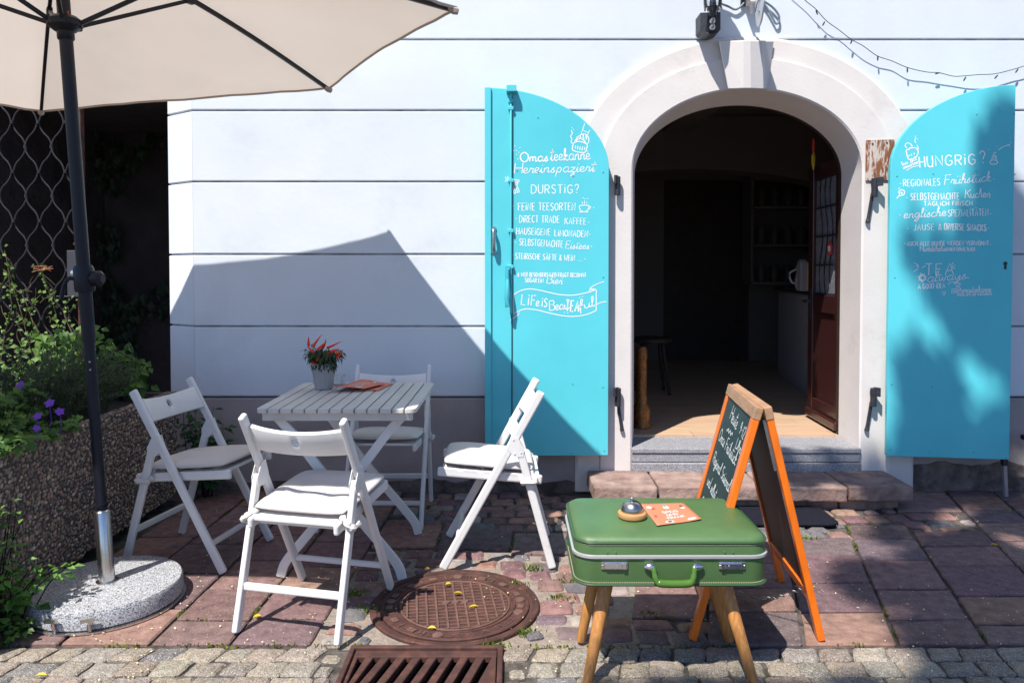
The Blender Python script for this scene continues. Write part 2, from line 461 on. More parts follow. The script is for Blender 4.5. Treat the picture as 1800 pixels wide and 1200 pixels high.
# small stones wedged into what is left between slabs and setts
occ = kept + setts
for tr_k in range(16000):
    x, y_ = random.uniform(-.80, 1.15), random.uniform(KERB + .02, 3.45)
    if tr_k % 4 == 0: x, y_ = random.uniform(.3, 2.4), random.uniform(3.5, 3.95)
    w, h_, a0 = random.choice((1, .8, .62)) * random.uniform(.03, .055), random.choice((1, .8)) * random.uniform(.022, .042), jit(.35)
    ca, sa = math.cos(a0), math.sin(a0)
    q = [(x + ca * u - sa * v, y_ + sa * u + ca * v) for u, v in ((-w, -h_), (w, -h_), (w, h_), (-w, h_))]
    big = [(x + (p[0] - x) * 1.12, y_ + (p[1] - y_) * 1.14) for p in q]
    pts = big + [(x, y_)] + [((big[i][0] + big[i - 1][0]) / 2, (big[i][1] + big[i - 1][1]) / 2) for i in range(4)]
    if any(in_man(p, .006) or in_drain(p, .008) or p[1] < KERB for p in pts): continue
    if any(abs(kq[0][0] - x) < .7 and abs(kq[0][1] - y_) < .7 and (any(inpoly(p, kq) for p in pts) or any(inpoly(p, q) for p in kq)) for kq in occ): continue
    occ.append(q); paver(sett, q, jit(.004) - .002, .007, .03, vary(random.choice(SETT), .14, .05), .004, wob=.003, dome=.003)
tag(sett.build('sett_paving', M['stone'], smooth=True, angle=20), kind='structure')
# pale cement round the manhole and the drain
cem = MB()
pts = [(MANC[0] + (MANR + .06 + jit(.02)) * math.cos(t), MANC[1] + (MANR + .10 + jit(.02)) * math.sin(t), -.0085) for t in [math.pi * (1.03 + .62 * k / 24) for k in range(25)]]
pts = [(p[0], max(p[1], KERB - .01), p[2]) for p in pts]
cem.poly(pts[::-1] + [])
cem.poly([(-.70, KERB, -.0120), (.60, KERB, -.0120), (.48, 3.36, -.0120), (-.66, 3.36, -.0120)])
cem.poly([(DR[0] - .05, DR[3], -.011), (DR[1] + .05, DR[3], -.011), (DR[1] + .04, DR[3] + .06, -.011), (DR[0] - .04, DR[3] + .06, -.011)])
tag(cem.build('cement_bed', M['cement']), kind='structure')

cob = MB(); cobs = []
GRAN = [(0.235, 0.194, 0.150), (0.253, 0.212, 0.164), (0.206, 0.176, 0.140), (0.272, 0.227, 0.171), (0.140, 0.133, 0.133), (0.220, 0.173, 0.130), (0.235, 0.205, 0.171)]
y = KERB - .004; row = 0
while y > .55:
    d = random.uniform(.085, .10)
    x = -3.3 + random.uniform(0, .1)
    while x < 3.9:
        w = random.uniform(.095, .14)
        k = -.25
        g = random.uniform(.002, .0045)
        sk = .02 * math.sin(y * 9)
        q = [(x + g + jit(.006) + sk - .01, y - d + g + jit(.005)), (x + w - g + jit(.006) + sk - .01, y - d + g + jit(.005)),
             (x + w - g + jit(.006) + .01, y - g + jit(.005)), (x + g + jit(.006) + .01, y - g + jit(.005))]
        qm = (sum(p[0] for p in q) / 4, sum(p[1] for p in q) / 4); qs = [(qm[0] + (p[0] - qm[0]) * .72, qm[1] + (p[1] - qm[1]) * .72) for p in q]
        pts = qs + [((qs[i][0] + qs[i - 1][0]) / 2, (qs[i][1] + qs[i - 1][1]) / 2) for i in range(4)]
        if not any(in_drain(p, .0) for p in pts):
            cobs.append(q)
            paver(cob, q, jit(.003) - .004, .007, .035, vary(random.choice(GRAN), .14, .04), .003, wob=.004, dome=.003)
        x += w
    y -= d; row += 1
for tr_k in range(7000):
    x, y_ = random.choice((random.uniform(-.75, -.5), random.uniform(-.1, .15), random.uniform(-3, 3))), random.uniform(2.0, KERB - .015)
    w, h_, a0 = random.choice((1, .8, .6)) * random.uniform(.03, .05), random.choice((1, .8)) * random.uniform(.022, .038), jit(.2)
    ca, sa = math.cos(a0), math.sin(a0)
    q = [(x + ca * u - sa * v, y_ + sa * u + ca * v) for u, v in ((-w, -h_), (w, -h_), (w, h_), (-w, h_))]
    big = [(x + (p[0] - x) * 1.1, y_ + (p[1] - y_) * 1.12) for p in q]
    pts = big + [(x, y_)] + [((big[i][0] + big[i - 1][0]) / 2, (big[i][1] + big[i - 1][1]) / 2) for i in range(4)]
    if any(in_drain(p, .006) or p[1] > KERB for p in pts): continue
    if any(abs(kq[0][0] - x) < .3 and abs(kq[0][1] - y_) < .3 and (any(inpoly(p, kq) for p in pts) or any(inpoly(p, q) for p in kq)) for kq in cobs): continue
    cobs.append(q); paver(cob, q, jit(.004) - .005, .006, .035, vary(random.choice(GRAN), .14, .04), .003, wob=.003, dome=.003)
tag(cob.build('cobbled_road', M['cobble'], smooth=True, angle=20), kind='structure')

# moss and weeds in the joints, scattered blossom specks
moss = MB(); moss.keep = True
def blade(mb, p, h, lean, w, col):
    a = random.uniform(0, 6.28); dx, dy = math.cos(a), math.sin(a)
    b = random.uniform(0, 6.28)
    t = Vector((p[0] + math.cos(b) * lean, p[1] + math.sin(b) * lean, p[2] + h))
    m_ = (Vector(p) + t) / 2 + Vector((dx * w, dy * w, h * .15))
    m2 = (Vector(p) + t) / 2 - Vector((dx * w, dy * w, -h * .15))
    mb.poly([p, m_, t, m2], col)
for (a, b) in joints:
    mx, my = (a[0] + b[0]) / 2, (a[1] + b[1]) / 2
    long = abs(a[1] - b[1]) > abs(a[0] - b[0])
    den = random.choice((0, 0, 6, 14, 34)) if long else random.choice((0, 0, 0, 5, 14))
    if mx < -.6 and my < 3.0: den = den * 3 + random.choice((0, 10))
    if mx < -2 or mx > 3: den = 0
    lo = random.uniform(0, .5); hi = lo + random.uniform(.2, .5)
    for k in range(int(den * 1.6)):
        t = random.uniform(lo, hi)
        p = (a[0] + (b[0] - a[0]) * t - .006 + jit(.007), a[1] + (b[1] - a[1]) * t - .004 + jit(.007), -.010)
        g = random.random()
        blade(moss, p, random.uniform(.006, .018), .007, random.uniform(.002, .0045), (.07 + .12 * g, .11 + .10 * g, .018 + .02 * g))
for k in range(500):
    x = random.uniform(-2.2, .8); y = KERB + random.gauss(0, .008)
    if in_drain((x, y), .02) or mn.noise((x * 3, 1, 5)) < -.05: continue
    g = random.random()
    blade(moss, (x, y, -.012), random.uniform(.006, .018), .008, .004, (.09 + .13 * g, .12 + .12 * g, .02))
for (cx_, cy_, n_) in ((.02, 2.99, 60), (.10, 3.15, 70), (.20, 2.86, 45), (.06, 2.58, 60), (-.06, 2.50, 50), (.23, 3.02, 30), (-.62, 2.9, 60), (-.55, 2.75, 40), (1.38, 3.62, 60), (1.42, 3.5, 40), (.52, 2.72, 40)):
    for k in range(n_):
        g = random.random()
        blade(moss, (cx_ + random.gauss(0, .025), cy_ + random.gauss(0, .014), -.012), random.uniform(.01, .028), .012, .004, (.07 + .10 * g, .13 + .11 * g, .02))
tag(moss.build('moss', M['leaf']), 'green moss and tiny weeds growing in the paving joints', 'moss', kind='stuff')

bits = MB(); bits.keep = True
for k in range(1500):
    x, y = random.uniform(-1.7, 3.2), random.choice((random.uniform(1.9, 4.1), random.uniform(2.2, 3.2)))
    if mn.noise((x * 2.2, y * 2.2, 3)) < -.12: continue
    if in_drain((x, y)): continue
    if (.4 < x < 2.2 and y > 3.88): continue
    s = random.uniform(.002, .0055); a = random.uniform(0, 6.28)
    z = .006 + random.uniform(0, .003)
    g = random.random()
    c = (.55 + .25 * g, .55 + .2 * g, .22 + .25 * g) if random.random() < .85 else (.45, .22, .06)
    px_ = [(math.cos(a + i * math.pi / 2) * s * (1 if i % 2 else .55), math.sin(a + i * math.pi / 2) * s * (1 if i % 2 else .55)) for i in range(4)]
    bits.poly([(x + p[0], y + p[1], z + jit(.002)) for p in px_], c)
tag(bits.build('fallen_blossom', M['blossom']), 'tiny pale yellow blossom specks scattered over the paving', 'blossom', kind='stuff')

# bigger single fallen leaves
def leafshape(mb, c, L, W, ang, z, curl=.006):
    d = Vector((math.cos(ang), math.sin(ang), 0)); n = Vector((-d.y, d.x, 0)); c = Vector((c[0], c[1], z))
    rows = []
    for t, w in ((-.5, .02), (-.25, .8), (.05, 1), (.3, .7), (.5, .02)):
        p = c + d * L * t
        rows.append((mb.vert(p + n * W / 2 * w + Vector((0, 0, curl * (w + .3)))), mb.vert(p), mb.vert(p - n * W / 2 * w + Vector((0, 0, curl * (w + .2))))))
    for a, b in zip(rows, rows[1:]):
        mb.face((a[0], a[1], b[1], b[0])); mb.face((a[1], a[2], b[2], b[1]))
LEAVES = [(759, 1109, .030, .016, .1, 'bright yellow leaf lying at the front edge of the manhole cover'),
          (788, 1031, .026, .015, .4, 'yellow leaf lying near the back edge of the manhole cover'),
          (805, 1047, .034, .008, .0, 'narrow yellow leaf lying just behind the middle of the manhole cover'),
          (832, 1071, .036, .011, .3, 'long yellow leaf lying right of the middle of the manhole cover'),
          (452, 1087, .030, .018, .5, 'pale green leaf on the slab beside the leg of the front chair'),
          (72, 1191, .034, .014, .2, 'ochre leaf lying on the road setts below the stone umbrella base'),
          (751, 1003, .028, .014, .8, 'brown leaf lying on the paving just behind the manhole cover'),
          (1748, 960, .030, .010, -.5, 'brown leaf on the shaded slabs at the far right')]
for (px, py, L, W, a, lab) in LEAVES:
    g = G(px, py, .0); mbl = MB(); mbl.keep = True
    leafshape(mbl, (0, 0), L, W, a, 0)
    o = mbl.build('fallen_leaf', M['yellowleaf'], smooth=True)
    on_m = in_man((g.x, g.y)); o.location = (g.x, g.y, .010 if on_m else .007)
    tag(o, lab, 'leaf', 'single fallen leaves on the ground')

# ================================================================== BUILDING
WY = 4.28
BL = (1.346, WY, 0)
bld = thing('cafe_building', 'white cafe house front with grooved plaster, arched doorway and turquoise shutters', 'building', BL)
ACX, ZS = 1.346, 1.855
def B_(): return MB(BL)
def xr(z, a=.93, b=.715):
    if z <= ZS: return a
    t = (z - ZS) / b
    return a * math.sqrt(max(0, 1 - t * t))
COURSE = [.546, .955, 1.372, 1.79, 2.198, 2.602, 3.01, 3.42, 4.2, 5.2]
wall = B_(); back = B_()
XL, XR_ = -1.842, 6.0
for i, (z0, z1) in enumerate(zip(COURSE, COURSE[1:])):
    a, b = z0 + .0055, z1 - .0055
    for (mbx, y, ext) in ((wall, WY, 0), (back, WY + .010, .0065)):
        aa, bb = a - ext, b + ext
        if z0 > 2.58:
            mbx.prism([(XL, y, aa), (XR_, y, aa), (XR_, y, bb), (XL, y, bb)], (0, WY + .22 - y, 0))
        else:
            zz = [aa + (bb - aa) * k / 8 for k in range(9)]
            mbx.prism([(XL, y, aa)] + [(ACX - xr(z), y, z) for z in zz] + [(XL, y, bb)], (0, WY + .22 - y, 0))
            mbx.prism([(XR_, y, aa), (XR_, y, bb)] + [(ACX + xr(z), y, z) for z in zz[::-1]], (0, WY + .22 - y, 0))
    d = 0
    wall.prism([(XL, WY, a), (-2.047, WY + .14, a), (-2.047, WY + .34, a), (XL, WY + .34, a)], (0, 0, b - a))
    back.prism([(XL, WY + .010, a - .0065), (-2.036, WY + .15, a - .0065), (-2.036, WY + .33, a - .0065), (XL, WY + .33, a - .0065)], (0, 0, b - a + .013))
wall.build('wall', M['plaster'], bld, bevel=.004, seg=2)
back.build('groove_backing', M['groove'], bld)
# return wall beside the passage
rw = B_(); rw.box((-1.94, 5.85, 2.6), (.205, 2.46, 5.2)); rw.build('side_wall', M['plaster'], bld)
# plinth
pl = B_()
pl.prism([(XL, WY - .004, .0), (ACX - .93, WY - .004, 0), (ACX - .93, WY - .004, .538), (XL, WY - .004, .538)], (0, .2, 0))
pl.prism([(ACX + .93, WY - .004, 0), (XR_, WY - .004, 0), (XR_, WY - .004, .538), (ACX + .93, WY - .004, .538)], (0, .2, 0))
pl.prism([(XL, WY - .004, 0), (-2.047, WY + .136, 0), (-2.047, WY + .336, 0), (XL, WY + .33, 0)], (0, 0, .538))
pl.build('plinth', M['plinth'], bld, bevel=.006)
cb = B_()
for (x0, x1, hb) in ((-1.84, .42, .055), (2.27, 6.0, .15)):
    n = int((x1 - x0) / .05); top = []
    for k in range(n + 1):
        x = x0 + (x1 - x0) * k / n
        top.append((x, WY - .012, max(.02, hb + .06 * mn.noise((x * 3, 0, 1)) + .03 * mn.noise((x * 11, 2, 1)))))
    cb.prism([(x0, WY - .012, -.02)] + top + [(x1, WY - .012, -.02)], (0, .03, 0))
cb.build('crumbling_base', M['crumbled'], bld, bevel=.003)
# arch surround
def archpath(a, b, cx=ACX, z0=.0, n=40):
    pts = [(cx - a, z0), (cx - a, (z0 + ZS) / 2)]
    for k in range(n + 1):
        t = math.pi * (1 - k / n); pts.append((cx + a * math.cos(t), ZS + b * math.sin(t)))
    pts += [(cx + a, (z0 + ZS) / 2), (cx + a, z0)]
    return pts
sur = B_()
PROF = [(.63, .425, 4.52, .03), (.655, .455, 4.245, 0), (.665, .465, 4.237, 0), (.835, .630, 4.237, 0), (.842, .637, 4.250, 0), (.965, .742, 4.250, 0), (.98, .757, 4.26, 0), (.98, .757, 4.33, 0)]
rings = []
for a, b, y, dx in PROF:
    rings.append([sur.vert((p[0], y, p[1])) for p in archpath(a, b, ACX + dx)])
for A, Bq in zip(rings, rings[1:]):
    for k in range(len(A) - 1): sur.face((A[k], A[k + 1], Bq[k + 1], Bq[k]))
so_ = sur.build('arch_surround', M['cream'], bld, smooth=True, angle=25)
# keystone: wedge with a chamfered ridge
ks = B_()
def KP(px, py, Y): return P(px, py, Y)
yk = 4.12
T = [KP(1263, 73, 4.235), KP(1264, 73, yk + .03), KP(1307, 71, yk), KP(1319, 71, yk), KP(1340, 72, yk + .03), KP(1361, 72, 4.235)]
Bm = [KP(1279, 157, 4.235), KP(1280, 157, yk + .04), KP(1307, 156, yk + .012), KP(1320, 156, yk + .012), KP(1342, 157, yk + .04), KP(1349, 157, 4.235)]
ti = [ks.vert(p) for p in T]; bi = [ks.vert(p) for p in Bm]
for k in range(5): ks.face((ti[k], ti[k + 1], bi[k + 1], bi[k]))
ks.face(ti[::-1]); ks.face(bi); ks.face((ti[0], bi[0], bi[5], ti[5]))
ks.build('keystone', M['cream'], so_, bevel=.005)
# threshold of grey terrazzo
th = B_()
th.prism([(.69, 4.205, .125), (2.002, 4.205, .125), (2.002, 4.205, .176), (.69, 4.205, .176)], (0, .33, 0))
th.prism([(.688, 4.222, .179), (2.004, 4.222, .179), (2.004, 4.222, .228), (.688, 4.222, .228)], (0, .31, 0))
th.prism([(.688, 4.215, .231), (2.004, 4.215, .231), (2.004, 4.215, .258), (.688, 4.215, .258)], (0, .33, 0))
th.build('threshold', M['granite_step'], bld, bevel=.004)
tm = B_(); tm.box((1.346, 4.33, .062), (1.30, .20, .122)); tm.build('threshold_bed', M['cream'], bld, bevel=.01)
# sandstone doorstep blocks
def roughblock(name, x0, x1, y0, y1, z0, z1, m, parent, off, amp=.010, seed=0, cuts=9):
    bm = bmesh.new(); bmesh.ops.create_cube(bm, size=1)
    for v in bm.verts: v.co = Vector(((x0 + x1) / 2 + v.co.x * (x1 - x0), (y0 + y1) / 2 + v.co.y * (y1 - y0), (z0 + z1) / 2 + v.co.z * (z1 - z0)))
    bmesh.ops.bevel(bm, geom=bm.edges[:], offset=.010, segments=2, affect='EDGES', profile=.6)
    bmesh.ops.subdivide_edges(bm, edges=[e for e in bm.edges if e.calc_length() > .05], cuts=cuts, use_grid_fill=True)
    for v in bm.verts:
        n_ = mn.noise_vector(v.co * 9 + Vector((seed, 0, 0))) * amp + mn.noise_vector(v.co * 30 + Vector((seed, 5, 0))) * amp * .5
        top = 1 if v.co.z > z1 - .012 else 0
        if top: n_ *= .35
        v.co += n_
        if v.co.y < y0 + .02: v.co.y += abs(mn.noise(v.co * 14)) * amp * 1.2
        v.co -= Vector(off)
    me = bpy.data.meshes.new(name); bm.to_mesh(me); bm.free(); me.materials.append(m)
    for p in me.polygons: p.use_smooth = True
    o = bpy.data.objects.new(name, me); C.objects.link(o); o.parent = parent
    return o
for i, (a, b) in enumerate(((.435, .775), (.787, 1.33), (1.342, 1.785), (1.797, 2.14))):
    roughblock('doorstep', a, b, 3.90 + .01 * (i % 2), 4.235, .046, .128, M['sandstone'], bld, BL, seed=i * 7, amp=.0075)
for i, (a, b) in enumerate(((.50, .95), (.96, 1.42), (1.43, 1.76), (1.77, 2.09))):
    roughblock('doorstep_base', a, b, 3.965, 4.235, -.02, .044, M['sandstone'], bld, BL, amp=.006, seed=40 + i * 5)

# ------------------------------------------------------------------ interior
it = B_()
it.box((1.5, 4.55, 3.05), (4.2, .05, .9)) if False else None
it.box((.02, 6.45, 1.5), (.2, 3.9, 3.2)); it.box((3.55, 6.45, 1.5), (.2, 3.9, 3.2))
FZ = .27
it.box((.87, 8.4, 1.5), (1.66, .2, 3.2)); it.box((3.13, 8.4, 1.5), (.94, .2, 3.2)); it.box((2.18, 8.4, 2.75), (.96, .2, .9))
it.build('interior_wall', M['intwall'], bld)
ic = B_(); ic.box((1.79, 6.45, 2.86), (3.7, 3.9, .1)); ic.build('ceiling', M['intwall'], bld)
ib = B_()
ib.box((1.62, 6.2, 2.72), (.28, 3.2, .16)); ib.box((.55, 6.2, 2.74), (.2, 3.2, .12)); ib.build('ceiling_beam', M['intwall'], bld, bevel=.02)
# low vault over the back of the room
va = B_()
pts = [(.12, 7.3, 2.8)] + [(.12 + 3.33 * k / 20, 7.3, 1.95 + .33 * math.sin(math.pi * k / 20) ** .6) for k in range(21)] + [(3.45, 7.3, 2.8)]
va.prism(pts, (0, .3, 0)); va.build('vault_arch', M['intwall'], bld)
bd = B_(); bd.box((2.18, 8.43, 1.28), (.96, .06, 2.04)); bd.build('back_door', M['darkwood'], bld)
fl = MB(BL)
x = .1
yb = 4.5
rows = 0
yy = 4.52
while yy < 8.4:
    xx = .1 - random.uniform(0, 1)
    while xx < 3.5:
        L = random.uniform(.8, 1.4); fl.box((xx + L / 2, yy + .06, FZ - .02), (L - .003, .117, .04))
        c = vary((.52, .36, .235), .08, .03)
        for k in range(6): fl.col[len(fl.f) - 1 - k] = c
        xx += L
    yy += .12
fl.build('floor', M['floorwood'], bld)
fb = B_(); fb.box((1.8, 6.45, .11), (3.7, 3.9, .22)); fb.build('floor_base', M['darkwood'], bld)
# door leaf folded inwards on the right
def door():
    h = Vector((2.04, 4.545, 0)); f = Vector((2.075, 5.12, 0)); d = (f - h).normalized(); n = Vector((-d.y, d.x, 0)); W = (f - h).length
    def pt(u, z, o=0): return h + d * u + n * o + Vector((0, 0, z))
    dl = B_()
    def slabp(m_, u0, u1, z0, z1, o0, o1): m_.prism([pt(u0, z0, o0), pt(u1, z0, o0), pt(u1, z1, o0), pt(u0, z1, o0)], n * (o1 - o0))
    zt = 1.98
    slabp(dl, 0, .085, .29, zt, -.02, .025); slabp(dl, W - .085, W, .29, zt, -.02, .025)
    for a, b in ((.29, .42), (1.0, 1.12), (zt - .09, zt)): slabp(dl, .085, W - .085, a, b, -.018, .022)
    slabp(dl, .09, W - .09, .42, 1.0, -.006, .008)
    o = dl.build('door_leaf', M['mahogany'], bld, bevel=.006)
    k = B_(); slabp(k, -.005, W - .02, .285, .345, .026, .05); k.build('weather_board', M['mahogany'], o, bevel=.012)
    g = B_(); slabp(g, .087, W - .087, 1.12, zt - .09, -.002, .002); g.build('pane', M['lace'], o)
    b = B_()
    for j in range(5): slabp(b, .087, W - .087, 1.12 + j * .19, 1.132 + j * .19, .004, .012)
    for j in range(3):
        b.tube([pt(.2 + j * .09 + .03 * math.sin(t * .9), 1.12 + t * .077, .008) for t in range(11)], .004, 5)
    b.build('pane_grille', M['iron'], o)
    lv = B_(); lv.tube([pt(W - .05, 1.07, .025), pt(W - .05, 1.07, .07), pt(W - .16, 1.075, .075)], .01, 8); slabp(lv, W - .07, W - .03, .96, 1.16, .0255, .03); lv.build('handle', M['iron'], o)
    st = B_(); st.lathe([(.045, 0), (.045, .003)], pt(.20, 1.42, .014), 20, n); 
    st.build('sticker', M['red_print'], o)
    st = B_(); st.lathe([(.022, 0), (.022, .002)], pt(.20, 1.42, .0185), 16, n); st.build('sticker_centre', M['white_print'], o)
door()
# frame of the doorway (dark) behind the reveal
df = B_()
pp = archpath(.63, .425, ACX + .03, .26); qq = archpath(.70, .50, ACX + .03, .26)
ri = [[df.vert((p[0], y, p[1])) for p in L_] for L_, y in ((pp, 4.525), (pp, 4.56), (qq, 4.56), (qq, 4.525))]
for k in range(4):
    A, Bq = ri[k], ri[(k + 1) % 4]
    for j in range(len(A) - 1): df.face((A[j], A[j + 1], Bq[j + 1], Bq[j]))
df.build('door_frame', M['darkwood'], bld)
# front wall seen from inside (fills above and beside the arch)
fw = B_()
pw = archpath(.69, .49, ACX + .03, .25)
outer = [(.1, .25), (.1, 2.81), (3.47, 2.81), (3.47, .25)]
top = [(p[0], p[1]) for p in pw]
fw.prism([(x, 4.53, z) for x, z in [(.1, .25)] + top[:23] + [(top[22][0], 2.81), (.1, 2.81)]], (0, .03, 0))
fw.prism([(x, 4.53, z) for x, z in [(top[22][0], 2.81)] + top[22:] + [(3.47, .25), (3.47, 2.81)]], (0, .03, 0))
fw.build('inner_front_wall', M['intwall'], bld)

# ------------------------------------------------------------------ hand lettering (single-stroke font)
GL = {}
def gdef(ch, w, s):
    st = []
    for part in s.split('|'):
        part = part.strip(); cur = part.startswith('~')
        pts = [tuple(float(q) for q in t.split(',')) for t in part.lstrip('~').split()]
        st.append((cur, pts))
    GL[ch] = (w, st)
for ln in '''A 7 0,0 3.5,10 7,0|1.4,3.6 5.8,3.6
B 6 0,0 0,10|~0,10 4,9.8 5.2,8 4,5.7 0,5.4|~0,5.4 5,5 6,2.6 5,.3 0,0
C 6 ~6,8.6 3.6,10 1,8.4 .2,5 1,1.6 3.6,0 6,1.5
D 6.5 0,0 0,10|~0,10 3.5,9.7 6.2,7.4 6.2,2.6 3.5,.3 0,0
E 5 5,10 0,10 0,0 5,0|0,5.3 4,5.3
F 5 5,10 0,10 0,0|0,5.3 4,5.3
G 7 ~6.5,8.5 3.8,10 1,8.4 .2,5 1,1.6 3.8,0 6.5,1.6|6.5,1.6 6.5,4.6 4,4.6
H 6 0,0 0,10|6,0 6,10|0,5 6,5
I 1 .5,0 .5,10
J 4 ~4,10 4,2.4 2.4,0 .2,1.2
K 6 0,0 0,10|6,10 0,4.4|1.9,6 6,0
L 5 0,10 0,0 5,0
M 8 0,0 .7,10 4,3 7.3,10 8,0
N 6.5 0,0 0,10 6.5,0 6.5,10
O 7 ~3.5,10 .4,7.4 .4,2.6 3.5,0 6.6,2.6 6.6,7.4 3.5,10
P 6 0,0 0,10|~0,10 4.5,9.6 5.8,7.4 4.5,5 0,4.6
R 6 0,0 0,10|~0,10 4.5,9.6 5.8,7.6 4.5,5.3 0,4.8|2.4,4.9 6,0
S 5.5 ~5.2,8.8 2.8,10 .5,8.4 1,6.2 4.4,4.4 5.2,2 3,0 .2,1.4
T 6 0,10 6,10|3,10 3,0
U 6 ~0,10 0,3.4 1.2,.5 3,0 4.8,.5 6,3.4 6,10
V 6 0,10 3,0 6,10
W 9 0,10 2.2,0 4.5,7 6.8,0 9,10
X 6 0,0 6,10|0,10 6,0
Z 6 0,10 6,10 0,0 6,0
Ä 7 0,0 3.5,10 7,0|1.4,3.6 5.8,3.6|2,11.2 2,12.2|5,11.2 5,12.2
Ö 7 ~3.5,10 .4,7.4 .4,2.6 3.5,0 6.6,2.6 6.6,7.4 3.5,10|2,11.2 2,12.2|5,11.2 5,12.2
¡ 1 .5,0 .5,7.2|.5,9 .5,10.2
? 5 ~0,8 1.6,10 4,9.6 4.8,7.4 3.4,5.2 2.4,3.2|2.3,.9 2.4,0
& 6 ~6,0 1.6,6.6 2.4,9 4,8 3,5.6 .6,3.2 .6,.8 3,0 5.6,3.6
. 1.2 .4,0 .9,.6
, 1.2 .8,.8 .2,-1.4
- 4 .4,4.6 3.6,4.6
@ 10 ~7,6.6 5,7 3,5.4 3.4,3 5.6,3 7,5.4 7,6.6|~7,6.6 7,3 9,3.2 9.6,6 7.6,9.4 4,9.8 .8,7 .8,3 3.6,.2 7.6,.6
1 3 0,7.6 2,10 2,0
2 5 ~.2,8 2.4,10 4.8,8 4,5.2 .2,0|.2,0 5,0
9 5 ~4.6,7 2.6,5 .6,6.6 .8,9 2.8,10 4.6,8.4 4.6,4 3,0
a 5 ~4.4,4.6 2.2,5 .5,3.2 .9,.6 2.6,.1 4.2,2 4.4,4.6|~4.4,4.6 4.2,1.2 4.9,.1 6,.9
b 4.6 ~.2,1 1.4,6 1.8,10 .8,9 .7,1.6 2,0 3.8,1.4 3.6,4 2,4.8 1,3.4
c 4 ~4,4.2 2.2,5 .5,3 .8,.8 2.4,0 4.8,1.2
d 5 ~4.2,4.4 2.2,4.8 .5,3 .9,.5 2.6,.2 4.3,3 5.4,10|~5,7 4.6,1 5.2,.1 6,.9
e 4 ~.4,1.9 2.8,2.6 3.4,4.2 2,5 .6,3.4 .7,1 2.2,0 4.6,1.2
f 3.4 ~.2,.6 2.4,5 3.8,9.4 2.6,9.8 1.6,4 .9,-3.6|.2,4.6 3.6,4.8
g 5 ~4.3,4.4 2.2,5 .5,3 1,.7 2.8,.4 4.3,4.4 4.1,-2 2.2,-4 .8,-2.6 5.6,.8
h 4.6 ~.2,.6 1.8,6 2.2,9.6 1.2,9.4 .6,0|~.7,2.4 2.4,4.8 3.6,4 3.5,1 4.2,.1 5.2,.9
i 2 ~.2,1 1.1,4.8 .9,1 1.5,.1 2.6,.9|1.4,7 1.6,7.8
k 4.6 ~.2,.6 1.8,6 2.2,9.6 1.2,9.4 .6,0|~.8,2.2 2.6,4.8 3.6,4 1.2,2.4 3.4,.2 5,.9
l 2.4 ~.2,1 1.8,6 2.2,9.8 1.1,9.2 .9,1.4 1.6,.1 2.8,.9
m 7 .5,0 .8,4.6|~.7,2.6 2.2,4.8 3.2,4 3.2,.2|~3.2,2.6 4.8,4.8 5.8,4 5.7,1 6.4,.1 7.2,.9
n 4.8 .5,0 .8,4.6|~.7,2.6 2.6,4.8 3.7,4 3.6,1 4.3,.1 5.2,.9
o 4.6 ~2.6,5 .6,3.4 .6,1.2 2.2,0 4,1.6 4,3.8 2.6,5 3.4,3.9 5,4.2
p 5 .2,-4 1.2,4.6|~.9,2.6 2.6,5 4.2,3.6 3.6,.8 2,.1 .8,1.2
r 3.6 ~.2,1 1.4,5 2,4 3.4,4.2 3,1 3.6,.1 4.4,.9
s 3.6 ~.2,.8 2.4,5.2 2.4,3 3.2,1.2 1.8,0 .5,.8
t 3.2 ~.2,1 1.9,5 2.8,9.8 1.5,2 2,.1 3.6,.9|.2,6.8 4.2,7.2
u 5 ~.4,4.6 .8,1 2,0 3.6,1.4 4.4,4.6 4.2,1 4.9,.1 5.8,.9
v 4.4 ~.4,4.6 1.6,.2 2.6,.6 3.8,4.6 4.8,4.4
w 6 ~.4,4.6 1.2,.2 2.8,1.6 3.2,4 3.6,.6 5,.8 5.6,4.4 6.4,4.2
y 5 ~.4,4.6 1.2,1.2 2.6,1 4.4,4.6 3.6,-2 2,-4 .8,-2.6 5.4,.8
z 4 ~.4,4.4 3.6,4.6 .6,.2 3.4,.2 2.4,-3.6 .8,-3 4.4,1
ü 5 ~.4,4.6 .8,1 2,0 3.6,1.4 4.4,4.6 4.2,1 4.9,.1 5.8,.9|1.6,7 1.7,7.8|3.8,7 3.9,7.8
ö 4.6 ~2.6,5 .6,3.4 .6,1.2 2.2,0 4,1.6 4,3.8 2.6,5 3.4,3.9 5,4.2|1.4,7 1.5,7.8|3.6,7 3.7,7.8'''.split('\n'):
    ch, w, s = ln.split(' ', 2); gdef(ch, float(w), s)

def text_lines(text, x0, y0, x1, y1, cap, track=2.9, slant=0.0):
    """stroke polylines in pixel space for text fitted between (x0,y0) and (x1,y1) on its baseline"""
    adv = 0; items = []
    for ci, ch in enumerate(text):
        nxt = text[ci + 1] if ci + 1 < len(text) else ''
        if ch == ' ': adv += 5.5; continue
        g = GL.get(ch) or GL.get(ch.upper())
        if not g: continue
        lower = ch.islower()
        items.append((adv, g)); adv += g[0] + (track if not (lower or nxt.islower()) else .6)
    adv -= track
    ux, uy = (x1 - x0) / adv, (y1 - y0) / adv
    L = math.hypot(ux, uy); dx, dy = ux / L, uy / L
    out = []
    k = cap / 10
    for a, (w, st) in items:
        wob = jit(.25)
        for cur, pts in st:
            pl_ = [Vector((p[0], p[1], 0)) for p in pts]
            if cur: pl_ = smoothline(pl_, 5)
            out.append([(x0 + (a + p.x + slant * p.y) * ux + dy * -(-(p.y + wob) * k), y0 + (a + p.x + slant * p.y) * uy - (p.y + wob) * k * dx) for p in pl_])
    return out
